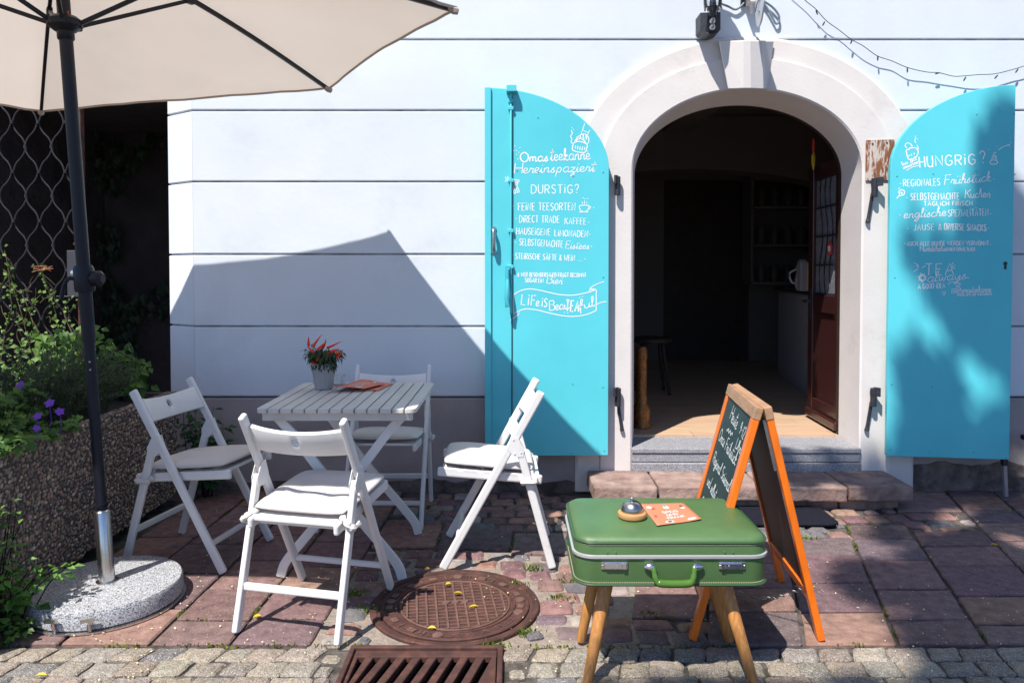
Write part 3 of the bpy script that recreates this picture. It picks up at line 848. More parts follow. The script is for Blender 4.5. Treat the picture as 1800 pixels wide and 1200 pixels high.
def ribbon(mb, pts, w):
    """flat ribbon along 3D points lying in one plane; normal from mb.nrm"""
    if len(pts) < 2: return
    n = mb.nrm; L = []; Rr = []
    for i, p in enumerate(pts):
        d = (pts[min(i + 1, len(pts) - 1)] - pts[max(i - 1, 0)])
        if d.length < 1e-7: d = Vector((1, 0, 0))
        d.normalize(); s = d.cross(n).normalized()
        L.append(mb.vert(p + s * w / 2)); Rr.append(mb.vert(p - s * w / 2))
    for i in range(len(pts) - 1): mb.face((L[i], L[i + 1], Rr[i + 1], Rr[i]))
def pathpx(pts, smooth=True):
    p = [Vector((a, b, 0)) for a, b in pts]
    return [(q.x, q.y) for q in (smoothline(p, 5) if smooth else p)]

# ------------------------------------------------------------------ shutters
def shutter(hx, hy, fx, fy, zb, zs, zt, name='shutter'):
    h = Vector((hx, hy, 0)); f = Vector((fx, fy, 0)); d = (f - h); W = d.length; d.normalize()
    n = Vector((d.y, -d.x, 0))
    if n.y > 0: n = -n                                   # outward, towards the street
    def pt(u, z, o=0): return h + d * u + Vector((0, 0, z)) + n * o
    S = B_()
    arc = [(W - W * math.cos(t), zs + (zt - zs) * math.sin(t)) for t in [math.pi / 2 * k / 20 for k in range(21)]]
    out = [(0, zb)] + [(W, zb)] + arc[::-1]
    S.prism([pt(u, z) for u, z in out], -n * .036)
    o = S.build(name, M['turq'], bld, bevel=.003)
    return o, pt, n, W, h
def hinge(o, pt, z, dirn, wallx, tail, m=M['iron']):
    """strap and pintle between the shutter edge and the surround"""
    hb = B_()
    a = pt(0.0, z, -.012)
    hb.bar(a + Vector((-.035 * dirn, 0, 0)), Vector((wallx, a.y + .03, z)), .014, .052)
    hb.tube([Vector((wallx, a.y + .03, z + .02)), Vector((wallx, a.y + .03, z - .085))], .018, 10)
    hb.bar(Vector((wallx, a.y + .02, z - .01)), Vector((wallx, 4.245, z - .01)), .014, .03)
    if tail:
        hb.tube(smoothline([Vector((wallx - .004 * dirn, a.y + .045, z - .06)), Vector((wallx - .012 * dirn, a.y + .05, z - .13)), Vector((wallx - .028 * dirn, a.y + .05, z - .23))], 4), [.010] * 8 + [.014], 8)
    hb.build('hinge', m, o, bevel=.003)

# left shutter
shL, ptL, nL, WL, hL = shutter(P(1070, 500, 4.165).x, 4.165, P(853.5, 500, 4.15).x, 4.15, .232, 1.845, 2.297)
st = B_()
st.prism([ptL(WL - .032, .234, .001), ptL(WL + .004, .234, .001), ptL(WL + .004, 2.296, .001), ptL(WL - .032, 2.296, .001)], nL * .012)
st.build('edge_strip', M['turq'], shL, bevel=.003)
def uL(px, py):
    p = onplane(px, py, hL, nL); return (p - hL).dot((ptL(1, 0) - ptL(0, 0))), p.z
# espagnolette rod with its lever
u0, zt_ = uL(898, 168); u1, zb_ = uL(897, 545)
gr = B_(); gr.bar(ptL(u0 - .006, zb_ - .85, .002), ptL(u0 - .006, 2.25, .002), .006, .004, up=nL); gr.build('board_joint', M['darkmetal'], shL)
rd = B_()
rd.tube([ptL(u0, 2.285, .012), ptL(u0, zb_ - .02, .012)], .0065, 8)
for z in (2.22, 2.18, 1.78, 1.5, 1.3): rd.box(ptL(u0, z, .010), (.03, .018, .02))
rd.prism([ptL(u0 - .03, 2.265, .001), ptL(u0 + .025, 2.265, .001), ptL(u0 + .025, 2.30, .001), ptL(u0 - .03, 2.30, .001)], nL * .05)
rd.build('bolt_rod', M['turq'], shL, bevel=.002, smooth=True)
lv = B_()
u, z = uL(892, 480)
lv.box(ptL(u, z - .02, .014), (.026, .022, .12)); lv.tube([ptL(u, z - .03, .03), ptL(u, z - .08, .045), ptL(u, z - .14, .05), ptL(u, z - .19, .05)], [.010, .013, .018, .013], 10)
lv.tube([ptL(u, z + .02, .03), ptL(u, z - .05, .03)], .012, 10)
lv.build('bolt_lever', M['turq_edge'], shL, smooth=True)
hd = B_(); u, z = uL(868, 403); u2, z2 = uL(868, 442)
hd.tube(smoothline([ptL(u, z, .004), ptL(u, z - .01, .035), ptL(u, (z + z2) / 2, .042), ptL(u, z2 + .012, .035), ptL(u, z2, .004)], 5), [.007] * 4 + [.010] * 13 + [.007] * 4, 8)
for q in (z, z2): hd.lathe([(.016, 0), (.014, .006)], ptL(u, q, .001), 12, nL)
hd.build('pull_handle', M['steel'], shL, smooth=True)
zz = uL(1070, 315)[1]; hinge(shL, ptL, zz, -1, P(1086, 315, 4.19).x, False)
zz = uL(1070, 690)[1]; hinge(shL, ptL, zz, -1, P(1087, 690, 4.19).x, True)
# right shutter
shR, ptR, nR, WR, hR = shutter(P(1562.5, 500, 4.165).x, 4.165, P(1779.5, 500, 4.085).x, 4.085, .228, 1.842, 2.297)
zz = P(1562, 318, 4.165).z; hinge(shR, ptR, zz, 1, P(1540, 318, 4.19).x, True)
zz = P(1562, 690, 4.165).z; hinge(shR, ptR, zz, 1, P(1538, 690, 4.19).x, True)
kh = B_(); p = onplane(1767, 463, hR, nR); kh.lathe([(.010, 0), (.010, .004)], p, 12, nR); kh.box(p + nR * .002 - Vector((0, 0, .016)), (.010, .004, .03)); kh.build('keyhole', M['iron'], shR)
for (shx, ptx, nx_, Wx, us) in ((shL, ptL, nL, WL, (.03, .2, .4, .52)), (shR, ptR, nR, WR, (.03, .23, .45, .64))):
    sc_ = B_()
    for u in us:
        for z in (.25, .62, 1.25, 1.82, 2.15):
            if z > 1.85 and u < .35: continue
            if z in (.62, 1.25) and u not in (us[0], us[1]): continue
            sc_.lathe([(.0045, 0), (.003, .002)], ptx(u + jit(.01), z + jit(.02), .0005), 8, nx_)
    sc_.build('screw_heads', M['turq_edge'], shx)
def letters(parent, hp, n, lines, paths, name='lettering', o=.0009, m=M['letter']):
    def one(nm, strokes):
        mbx = MB(BL); mbx.keep = True; mbx.nrm = n
        for s, w in strokes: ribbon(mbx, [onplane(a, b, hp, n) + n * o for a, b in s], w / 340)
        return mbx.build(nm, m, parent)
    for (text, x0, y0, x1, y1, cap, w, sl) in lines:
        one(name, [(s, w * .88) for s in text_lines(text, x0, y0, x1, y1, cap, slant=sl)])
    cl = []                                              # strokes that touch make one drawing
    for (pts, w, sm) in paths:
        bb = [min(p[0] for p in pts) - 2.5, min(p[1] for p in pts) - 2.5, max(p[0] for p in pts) + 2.5, max(p[1] for p in pts) + 2.5]
        new = ([(pathpx(pts, sm), w)], bb); rest = []
        for q in cl:
            o2 = q[1]
            if o2[0] < new[1][2] and new[1][0] < o2[2] and o2[1] < new[1][3] and new[1][1] < o2[3]:
                new = (new[0] + q[0], [min(new[1][0], o2[0]), min(new[1][1], o2[1]), max(new[1][2], o2[2]), max(new[1][3], o2[3])])
            else: rest.append(q)
        cl = rest + [new]
    for q in cl: one('drawn_motif', q[0])
def dot(x, y, r=.8): return ([(x - r, y), (x + r, y + .01)], 2 * r, False)
LL = [('Omas', 915, 285, 959, 284, 17, 2.6, 0), ('teekanne', 967, 283, 1033, 281, 21, 1.9, 0),
      ('Hereinspaziert', 904, 305, 1040, 302, 18, 1.7, .1),
      ('DURST¡G?', 934, 340, 1017, 340, 15, 1.9, 0),
      ('FE¡NE TEESORTEN', 911, 370, 1011, 370, 13, 1.7, 0), ('D¡RECT TRADE', 913, 391, 983, 392, 12, 1.6, 0), ('KAFFEE', 993, 394, 1030, 395, 11, 1.5, 0),
      ('HAUSE¡GENE', 908, 412, 967, 414, 11.5, 1.6, 0), ('L¡MONADEN', 975, 415, 1033, 417, 11, 1.8, 0),
      ('SELBSTGEMACHTE', 913, 431, 989, 435, 11.5, 1.6, 0), ('Eistees', 994, 437, 1032, 438, 13, 1.4, .15),
      ('STE¡R¡SCHE SÄFTE & WE¡N ....', 906, 455, 1023, 459, 10, 1.6, 0),
      ('& WER BESONDERS L¡EB FRAGT BEKOMMT', 910, 486, 1030, 487, 7, 1.5, 0), ('SOGAR E¡N', 923, 496, 955, 497, 7.5, 1.5, 0), ('Bier', 961, 498, 984, 499, 13, 1.6, .1),
      ('L¡Fe', 916, 535, 944, 538, 18, 2.0, 0), ('¡S', 952, 539, 961, 540, 15, 2.0, 0), ('Beau', 966, 546, 996, 543, 17, 1.9, .1), ('TEA', 994, 546, 1017, 548, 19, 3.0, 0), ('ful', 1018, 546, 1040, 539, 17, 1.9, .1)]
PL = [([(903, 518), (915, 511), (930, 508), (948, 510), (965, 514), (985, 518), (1005, 519), (1020, 517), (1037, 513), (1048, 509)], 1.8, True),
      ([(1048, 509), (1048, 546)], 1.6, False), ([(1048, 546), (1030, 553), (1010, 556), (990, 555), (965, 550), (945, 545), (925, 543), (913, 546)], 1.8, True),
      ([(903, 518), (902, 535), (903, 551)], 1.6, True), ([(903, 551), (914, 546), (912, 552), (897, 563)], 1.5, False), ([(1036, 513), (1038, 506), (1050, 499), (1062, 495)], 1.5, True), ([(1036, 508), (1047, 509)], 2.6, False),
      ([(1048, 536), (1055, 532), (1066, 530)], 1.5, True),
      # cup, mug with steam, hand, pot
      ([(1018, 362), (1020, 369), (1024, 372), (1030, 372), (1034, 368), (1035, 362), (1026, 361), (1018, 362)], 1.6, True), ([(1035, 364), (1038, 363), (1037, 367), (1034, 368)], 1.2, True), ([(1018, 373), (1034, 373)], 1.6, False), ([(1023, 359), (1024, 355)], 1.2, False), ([(1027, 359), (1028, 353)], 1.2, False), ([(1031, 358), (1032, 355)], 1.2, False),
      ([(1008, 252), (1006, 261), (1008, 265), (1018, 268), (1028, 268), (1031, 262), (1032, 255), (1026, 251), (1016, 249), (1008, 252)], 1.9, True), ([(1012, 248), (1018, 244), (1025, 246), (1029, 251)], 2.4, True), ([(1008, 254), (1004, 250), (1005, 244), (1003, 240), (1006, 235), (1004, 229)], 1.6, True),
      ([(1010, 249), (1014, 243), (1020, 238), (1028, 236), (1034, 241), (1035, 249), (1031, 255)], 1.6, True), ([(1014, 241), (1018, 246)], 2.2, False), ([(1019, 238), (1022, 245)], 2.2, False), ([(1025, 237), (1026, 246)], 2.2, False), ([(1030, 238), (1031, 246)], 2.2, False), ([(1021, 237), (1024, 229), (1034, 234), (1032, 242)], 1.4, False), ([(1024, 229), (1028, 217)], 1.4, False), ([(1034, 234), (1037, 229)], 1.4, False),
      ([(1012, 256), (1011, 262)], 1.7, False), ([(1016, 257), (1015, 263)], 1.7, False), ([(1020, 258), (1019, 264)], 1.7, False), ([(1024, 258), (1023, 265)], 1.7, False), ([(1028, 259), (1027, 264)], 1.7, False),
      ([(900, 318), (907, 316), (910, 318), (909, 326), (901, 330), (900, 318)], 1.7, False), ([(901, 330), (909, 326), (913, 338), (904, 341), (901, 330)], 1.7, False), ([(904, 319), (905, 328)], 1.4, False), ([(907, 318), (907, 327)], 1.4, False), ([(904, 330), (907, 340)], 1.4, False), ([(907, 329), (910, 338)], 1.4, False), ([(899, 320), (896, 324), (900, 325)], 1.3, False), ([(888, 311), (890, 316), (888, 320)], 1.2, True), ([(892, 310), (893, 315), (891, 319)], 1.2, True), ([(910, 316), (913, 318), (911, 322)], 1.2, True)]
PL += [dot(*q) for q in ((905, 257), (908, 265), (903, 265), (914, 260), (908, 272), (912, 268), (910, 280), (1033, 266), (1035, 271), (1005, 225), (1008, 228), (902, 362), (1044, 365), (907, 384), (1035, 391), (903, 407), (1037, 412), (907, 426), (1040, 433), (902, 448), (1028, 455), (1025, 348), (1028, 350), (1033, 349), (988, 490), (990, 487), (992, 549), (998, 550), (1019, 523), (1024, 521), (1044, 298))]
letters(shL, hL, nL, LL, PL)
LR = [('HU', 1617, 295, 1640, 293, 19, 2.4, 0), ('NGR¡G', 1645, 292, 1715, 289, 18, 2.4, 0), ('?', 1724, 287, 1733, 286, 21, 2.4, 0),
      ('REG¡ONALES', 1588, 328, 1652, 326, 12, 1.7, 0), ('Frühstück', 1660, 325, 1737, 319, 17, 1.5, .2),
      ('SELBSTGEMACHTE', 1601, 352, 1686, 351, 12, 1.7, 0), ('Kuchen', 1696, 348, 1737, 347, 15, 1.7, .15),
      ('TÄGL¡CH FR¡SCH', 1624, 362, 1709, 361, 7.5, 1.7, 0), ('englische', 1588, 384, 1658, 380, 16, 1.7, .15), ('SPEZ¡AL¡TÄTEN', 1667, 381, 1737, 379, 12, 1.7, 0),
      ('JAUSE &', 1606, 405, 1655, 404, 10.5, 1.6, 0), ('D¡VERSE SNACKS', 1660, 404, 1733, 406, 11, 2.4, 0),
      ('AUCH ALLE HUNDE WERDEN VERWÖHNT', 1594, 432, 1738, 431, 7.5, 1.7, 0), ('Hundekekse', 1617, 442, 1664, 441, 11, 1.6, .1), ('H¡ER ERHÄLTL¡CH', 1668, 441, 1713, 441, 6, 1.5, 0),
      ('TEA', 1626, 484, 1676, 483, 20, 2.0, .05), ('always', 1629, 496, 1692, 491, 17, 1.5, .2), ('A GOOD ¡DEA', 1614, 508, 1661, 506, 9, 1.6, 0),
      ('@omasteekanne', 1680, 515, 1740, 513, 11, 1.3, 0), ('FOLGE UNS AUF INSTAGRAM', 1683, 520.5, 1743, 518.5, 4.2, 1.1, 0),
      ('lass dich', 1586, 292, 1610, 282, 7, 1.3, 0), ('verwöhnen', 1588, 298, 1615, 287, 7, 1.3, 0)]
PR = [([(1594, 261), (1591, 256), (1594, 252), (1600, 253), (1604, 258)], 1.6, True), ([(1593, 268), (1594, 264), (1605, 260), (1613, 263), (1613, 272), (1607, 279), (1597, 280), (1593, 268)], 1.8, True), ([(1596, 264), (1601, 260), (1604, 261)], 2.6, True), ([(1611, 264), (1614, 262), (1612, 255)], 1.5, True), ([(1597, 276), (1598, 273)], 2, False), ([(1602, 274), (1602, 271)], 2, False), ([(1607, 272), (1607, 269)], 2, False), ([(1610, 252), (1608, 247), (1610, 242)], 1.4, True),
      ([(1593, 300), (1604, 294), (1616, 291)], 1.4, True), ([(1638, 294), (1641, 293)], 1.6, False),
      ([(1740, 284), (1745, 281), (1752, 283), (1753, 287), (1747, 289), (1741, 288), (1740, 284)], 1.6, True), ([(1742, 280), (1747, 277), (1752, 279), (1748, 282), (1742, 280)], 1.5, True), ([(1743, 276), (1747, 273), (1751, 275), (1748, 277)], 1.5, True), ([(1746, 272), (1748, 268), (1751, 269)], 1.4, True), ([(1754, 264), (1764, 258), (1775, 254)], 1.4, False),
      ([(1576, 349), (1581, 343), (1580, 337), (1585, 334), (1590, 337), (1588, 343), (1581, 344)], 1.8, True), ([(1583, 338), (1586, 340), (1584, 341)], 2.4, True), ([(1579, 333), (1582, 330)], 1.2, False),
      ([(1616, 488), (1621, 483), (1626, 488), (1621, 493), (1616, 488)], 4.6, True),
      ([(1606, 461), (1615, 467)], 1.3, False), ([(1611, 468), (1615, 469)], 1.3, False), ([(1606, 478), (1614, 472)], 1.3, False), ([(1672, 467), (1676, 461)], 1.3, False), ([(1673, 469), (1679, 466)], 1.3, False), ([(1673, 471), (1679, 472)], 1.3, False),
      ([(1692, 491), (1700, 488), (1703, 489)], 1.4, True), ([(1666, 500), (1672, 496), (1684, 497), (1688, 500), (1680, 503)], 1.2, True),
      ([(1659, 519), (1656, 514), (1658, 512), (1659, 514), (1661, 512), (1662, 514), (1659, 519)], 1.3, False), ([(1627, 467), (1620, 471)], 1.4, False),
      ([(1673, 508), (1680, 508), (1680, 515), (1673, 515), (1673, 508)], 1.2, False), ([(1675, 511), (1677, 510), (1678, 512), (1676, 513), (1675, 511)], 1.2, True)]
PR += [dot(*q) for q in ((1583, 323), (1747, 315), (1594, 348), (1741, 343), (1582, 378), (1741, 376), (1596, 402), (1738, 401), (1590, 428), (1741, 430), (1738, 263), (1752, 258), (1777, 251), (1774, 257), (1609, 240), (1613, 245), (1618, 480), (1625, 481), (1628, 486), (1627, 492), (1621, 496), (1615, 493), (1613, 487))]
letters(shR, hR, nR, LR, PR)
sd = MB(BL); sd.keep = True; sd.nrm = nR
for s in text_lines('¡S', 1618, 491, 1624, 491, 6): ribbon(sd, [onplane(a, b, hR, nR) + nR * .004 for a, b in s], 1.1 / 310)
sd.build('dark_lettering', M['turq'], shR)

# ================================================================== PARASOL
PB = Vector((-1.56, 2.82, 0)); APX = Vector((-1.70, 2.80, 2.57))
par = thing('parasol', 'large cream parasol with dark metal pole shading the cafe table', 'parasol', PB)
def PM(): return MB(PB)
TIPS = [P(72, 195, 3.87), P(580, 155, 3.91), P(803, 15, 3.10), Vector((-1.26, 1.80, 2.40)), Vector((-2.5, 1.95, 2.22)), Vector((-3.22, 2.72, 2.10))]
def seam(i, s): 
    p = APX.lerp(TIPS[i], s); p.z += .035 * math.sin(math.pi * s); return p
cn = PM(); NS = 18
for i in range(6):
    j = (i + 1) % 6; grid = []
    for a in range(NS + 1):
        s = a / NS; row = []
        for b in range(NS + 1):
            t = b / NS; q = 4 * t * (1 - t)
            ss = s * (1 - (.022 if i in (0, 5) else .034) * q * s)
            p = seam(i, ss).lerp(seam(j, ss), t)
            p.z -= .022 * q * s * (1 - .4 * s) 
            p.z += .004 * math.sin(t * 40 + i) * (s ** 3) * math.exp(-8 * min(t, 1 - t)) + .007 * mn.noise(p * 3.1) * min(1, 8 * min(t, 1 - t) + .1) + .003 * mn.noise(p * 9)
            row.append(p)
        grid.append(row)
    ids = [[cn.vert(p) for p in row] for row in grid]
    for a in range(NS):
        for b in range(NS):
            if a == 0: cn.face((ids[0][0], ids[1][b], ids[1][b + 1]))
            else: cn.face((ids[a][b], ids[a + 1][b], ids[a + 1][b + 1], ids[a][b + 1]))
    if i == 0: hems = []
    hems.append(grid[-1])
cano = cn.build('canopy', M['canopy'], par, smooth=True, angle=60)
hm = PM()
for g in hems: hm.sweep([p - Vector((0, 0, .001)) for p in g], [(-.003, -.007), (.003, -.007), (.003, .004), (-.003, .004)])
hm.build('hem', M['hem'], cano)
for t in TIPS:
    pk = PM()
    d = (APX - t); d.z = 0; d.normalize()
    pk.lathe([(.004, -.002), (.014, 0), (.017, .02), (.008, .045)], t - d * .006 + Vector((0, 0, -.012)), 6, d + Vector((0, 0, .15)))
    pk.build('corner_pocket', M['hem'], cano, smooth=True)
pdir = (APX - PB - Vector((0, 0, .08))).normalized()
def pole(z): return PB + Vector((0, 0, .08)) + pdir * ((z - .08) / pdir.z)
po = PM(); po.tube([pole(.10), pole(1.0), pole(1.0), pole(1.02), pole(2.55)], [.0195, .0195, .0225, .0235, .0235], 20)
pol = po.build('pole', M['polepaint'], par, smooth=True)
rv = PM()
for z in (.93, .9): rv.lathe([(.004, 0), (.003, .003)], pole(z) + Vector((.008, -.0195, 0)), 8, (0.3, -1, 0))
rv.build('rivet', M['steel'], pol)
HUBZ = 2.19
hu = PM(); hu.lathe([(.026, -.05), (.030, -.045), (.030, -.02), (.040, -.015), (.058, .0), (.060, .022), (.045, .035), (.028, .04)], pole(HUBZ), 18, pdir)
hu.build('hub', M['polepaint'], par, smooth=True)
hk = PM(); hk.lathe([(.03, 0), (.04, .02), (.04, .06), (.02, .08), (.006, .14)], APX - Vector((0, 0, .03)), 16); hk.build('top_cap', M['polepaint'], par, smooth=True)
for i in range(6):
    rb = PM(); rb.sweep([seam(i, s) - Vector((0, 0, .012)) for s in [k / 14 for k in range(15)]], [(-.007, -.009), (.007, -.009), (.007, .009), (-.007, .009)])
    r_ = rb.build('rib', M['polepaint'], par)
    a = pole(HUBZ) + Vector((0, 0, .008)); b = seam(i, .40) - Vector((0, 0, .022)); d = (b - a); d.z = 0; d.normalize()
    sb = PM(); sb.bar(a + d * .04, b, .012, .016); sb.bar(a + d * .03, a + d * .06, .02, .022); sb.bar(b - d * .02, b + d * .02, .022, .026); sb.build('strut', M['polepaint'], par, bevel=.002)
ck = PM(); c = pole(1.245)
ck.lathe([(.033, -.05), (.036, -.04), (.036, .035), (.030, .05)], c, 14, pdir)
ck.lathe([(.026, 0), (.030, .012), (.030, .03), (.018, .042)], c + Vector((.03, 0, 0)), 14, (1, 0, 0))
ck.tube(smoothline([c + Vector((-.03, -.01, 0)), c + Vector((-.05, -.015, 0)), c + Vector((-.066, -.018, -.025)), c + Vector((-.078, -.018, -.08))], 5), .008, 8)
ck.build('crank', M['polepaint'], par, smooth=True)
sg = PM(); sg.lathe([(.003, 0), (.0028, .018)], pole(HUBZ) + Vector((.03, -.03, .03)), 6); sg.build('red_stop', M['red_print'], par)

# parasol base
pb = thing('granite_stand', 'round grey granite parasol base with stainless steel sleeve', 'parasol stand', PB)
sb = MB(); sb.lathe([(.262, .012), (.268, .016), (.268, .071), (.262, .079), (.05, .081)], (0, 0, 0), 72); sb.build('stone_disc', M['granite'], pb, smooth=True, angle=50)
tr = MB(); tr.lathe([(.255, .001), (.278, .003), (.279, .009), (.262, .0115)], (0, 0, 0), 72); tr.build('tray', M['stainless'], pb, smooth=True)
sl_ = MB()
n_ = 28
dv = pdir
sl_.lathe([(.0285, 0), (.0285, .27), (.0245, .275), (.0225, .278)], (0, 0, .080), n_, dv); sl_.lathe([(.040, 0), (.040, .004)], (0, 0, .0805), n_)
sl_.build('sleeve', M['stainless'], pb, smooth=True)
rr = MB(); rr.lathe([(.0235, 0), (.0235, .012)], pole(.372) - PB, 18, dv); rr.build('rubber_collar', M['rubber'], pb)
for a in (-98, -73):
    a = R(a); hb = MB(); d = Vector((math.cos(a), math.sin(a), 0)); t = Vector((-d.y, d.x, 0))
    c = d * .268
    hb.tube(smoothline([c + d * .002 + Vector((0, 0, .012)) + t * .002, c + d * .010 + Vector((0, 0, .04)), c + d * .016 + Vector((0, 0, .058)), c + d * .018 - t * .004 + Vector((0, 0, .06))], 4), .005, 8)
    hb.bar(c + d * .018 - t * .024 + Vector((0, 0, .058)), c + d * .018 + t * .02 + Vector((0, 0, .060)), .014, .012)
    hb.build('bracket', M['stainless'], pb, smooth=True)

# ================================================================== CHAIRS
def make_chair(label, group):
    t = thing('folding_chair', label, 'chair', group=group)
    W = .194
    def yp(z): return .222 - .422 * z / .757
    wm = M['whitewood']
    for s in (-1, 1):
        b = MB(); b.bar((s * W, yp(0), 0), (s * W, yp(.757), .757), .022, .036, up=(0, 1, 0)); b.build('leg', wm, t, bevel=.008, seg=3)
        b = MB(); b.bar((s * W, -.248, 0), (s * W, -.104, .525), .0215, .034, up=(0, 1, 0)); b.build('leg', wm, t, bevel=.007, seg=3)
        b = MB(); x = s * (W + .0125)
        pts = [(x, -.123, .48), (x, -.086, .48), (x, -.052, .515), (x, -.072, .57), (x, -.10, .565), (x, -.127, .515)]
        b.prism(pts, (-.003 * s, 0, 0)); x2 = s * (W - .0095)
        b.prism([(x2 - .002 * s, p[1], p[2]) for p in pts], (-.003 * s, 0, 0))
        for (y, z) in ((-.113, .50), (-.086, .495), (-.081, .555)): b.lathe([(.0045, 0), (.003, .003)], (x, y, z), 8, (s, 0, 0))
        b.build('hinge_plate', wm, t, bevel=.001)
    # curved backrest with a round finger hole
    b = MB(); zc, r = .668, .0150
    xs = sorted(set([-.183 + .366 * k / 24 for k in range(25)] + [r * math.cos(math.pi * k / 10) for k in range(11)]))
    rows = []
    for x in xs:
        h = math.sqrt(max(0, r * r - x * x)); q = 1 - (x / .183) ** 2
        zb, zt = .622 - .006 * q, .718 - .016 * q
        rows.append([b.vert((x, yp(z) - .003 - .030 * q + .012, z)) for z in (zb, zc - h, zc + h, zt)])
    for A, B2 in zip(rows, rows[1:]):
        b.face((A[0], B2[0], B2[1], A[1])); b.face((A[2], B2[2], B2[3], A[3]))
    o = b.build('backrest', wm, t)
    bm = bmesh.new(); bm.from_mesh(o.data); bmesh.ops.remove_doubles(bm, verts=bm.verts, dist=.0003); bmesh.ops.recalc_face_normals(bm, faces=bm.faces); bm.to_mesh(o.data); bm.free()
    for p in o.data.polygons: p.use_smooth = True
    sm = o.modifiers.new('solid', 'SOLIDIFY'); sm.thickness = .017; sm.offset = 0
    bv = o.modifiers.new('bevel', 'BEVEL'); bv.width = .003; bv.segments = 2; bv.limit_method = 'ANGLE'; bv.angle_limit = R(50)
    o.data.set_sharp_from_angle(angle=R(50))
    # seat
    def zs(y): return .374 + (y + .20) * .085
    for s in (-1, 1):
        b = MB(); b.bar((s * .166, .245, zs(.245)), (s * .166, -.205, zs(-.205)), .020, .040); b.build('seat_rail', wm, t, bevel=.009, seg=3)
    b = MB()
    for k in range(5):
        y = -.16 + k * .088; b.box((0, y, zs(y) + .013), (.352 if k else .31, .066, .013), Matrix.Rotation(.085, 3, 'X'))
    b.build('seat', wm, t, bevel=.003)
    b = MB(); y = yp(.115); b.bar((-W, y, .115), (W, y, .115), .022, .020); b.build('stretcher', wm, t, bevel=.005)
    b = MB(); y = -.248 + .144 * .15 / .525; b.bar((-W, y, .15), (W, y, .15), .018, .026); b.build('stretcher', wm, t, bevel=.005)
    b = MB(); b.tube([(-W, -.146, .366), (W, -.146, .366)], .009, 8); b.tube([(-W - .001, yp(.392), .392), (W + .001, yp(.392), .392)], .006, 8); b.build('seat_rod', wm, t)
    return t
def make_cushion(label, seed):
    t = thing('seat_cushion', label, 'cushion', group='cream cushions tied to the folding chairs')
    b = MB(); n = 30; X0, X1, Y0, Y1 = -.183, .183, -.172, .222
    T = []; Bt = []
    dim = [(-.07, -.06), (.07, -.06), (-.07, .08), (.07, .08)]
    for i in range(n + 1):
        r1, r2 = [], []
        for j in range(n + 1):
            u, v = i / n * 2 - 1, j / n * 2 - 1
            u2 = math.copysign(1 - (1 - abs(u)) ** 1.35, u); v2 = math.copysign(1 - (1 - abs(v)) ** 1.35, v)
            rnd = 1 - .055 * (u2 * u2 * v2 * v2) ** 2
            x = (X0 + X1) / 2 + (X1 - X0) / 2 * u2 * rnd; y = (Y0 + Y1) / 2 + (Y1 - Y0) / 2 * v2 * rnd
            e = max(0, (1 - abs(u2) ** 3.2)) ** .5 * max(0, (1 - abs(v2) ** 3.2)) ** .5
            h = e
            d = sum(math.exp(-((x - a) ** 2 + (y - c) ** 2) / .0006) for a, c in dim)
            d2 = sum(math.exp(-((x - a) ** 2 + (y - c) ** 2) / .006) for a, c in dim)
            wv = mn.noise(Vector((x * 9 + seed, y * 9, seed))) * .35 + mn.noise(Vector((x * 25 + seed, y * 12, seed))) * .12
            lift = .008 * mn.noise(Vector((x * 4 + seed * 3, y * 4, 1)))
            zb = .374 + (y + .20) * .085 + .021
            r1.append(b.vert((x, y, zb + .020 + lift * e + .027 * h * (1 + wv * .5) - .008 * d * e - .006 * d2 * e)))
            r2.append(b.vert((x, y, zb + .020 + lift * e * .2 - .019 * h)))
        T.append(r1); Bt.append(r2)
    for i in range(n):
        for j in range(n):
            b.face((T[i][j], T[i + 1][j], T[i + 1][j + 1], T[i][j + 1])); b.face((Bt[i][j], Bt[i][j + 1], Bt[i + 1][j + 1], Bt[i + 1][j]))
    o = b.build('cushion_body', M['cushion'], t)
    bm = bmesh.new(); bm.from_mesh(o.data); bmesh.ops.remove_doubles(bm, verts=bm.verts, dist=.0002); bmesh.ops.recalc_face_normals(bm, faces=bm.faces); bm.to_mesh(o.data); bm.free()
    for p in o.data.polygons: p.use_smooth = True
    b = MB()
    ed = [(X0 + .012, Y0 + .012), (X1 - .012, Y0 + .012), (X1 - .012, Y1 - .012), (X0 + .012, Y1 - .012)]
    b2 = []
    for s in (-1, 1):
        k = MB()
        c = Vector((s * .194, -.148, .375))
        k.tube(smoothline([Vector((s * .160, -.150, .406)), Vector((s * .185, -.165, .394)), c + Vector((s * .016, -.028, 0)), c + Vector((s * .019, .024, -.004)), c + Vector((-s * .004, .03, .004)), Vector((s * .155, -.13, .404))], 5), [.004 + .010 * (abs(math.sin(q * .7))) for q in range(26)], 6)
        k.build('tie', M['cushion'], t, smooth=True)
    return t
CH = [((-.725, 2.765), -13, 'white folding chair nearest the camera, seen from behind at the front of the slatted table'),
      ((-1.395, 3.315), -101, 'white folding chair beside the pebble planter, at the left of the slatted table'),
      ((-.078, 3.325), 91, 'white folding chair seen side-on in front of the left turquoise shutter'),
      ((-.642, 3.82), 180, 'white folding chair against the house wall behind the slatted table')]
CU = ['cream cushion in full sun on the folding chair nearest the camera', 'shaded beige cushion on the folding chair beside the pebble planter',
      'tufted cream cushion on the side-on folding chair by the turquoise shutter', 'shaded cream cushion on the folding chair against the wall behind the table']
proto = None
for i, ((x, y), a, lab) in enumerate(CH):
    c = make_chair(lab, 'white folding chairs around the slatted table') if i == 0 else copy_tree(proto)
    if i == 0: proto = c
    c['label'] = lab; c.location = (x, y, 0.004); c.rotation_euler.z = R(a)
    k = make_cushion(CU[i], i * 3.7 + 1); k.location = (x, y, .006); k.rotation_euler.z = R(a)

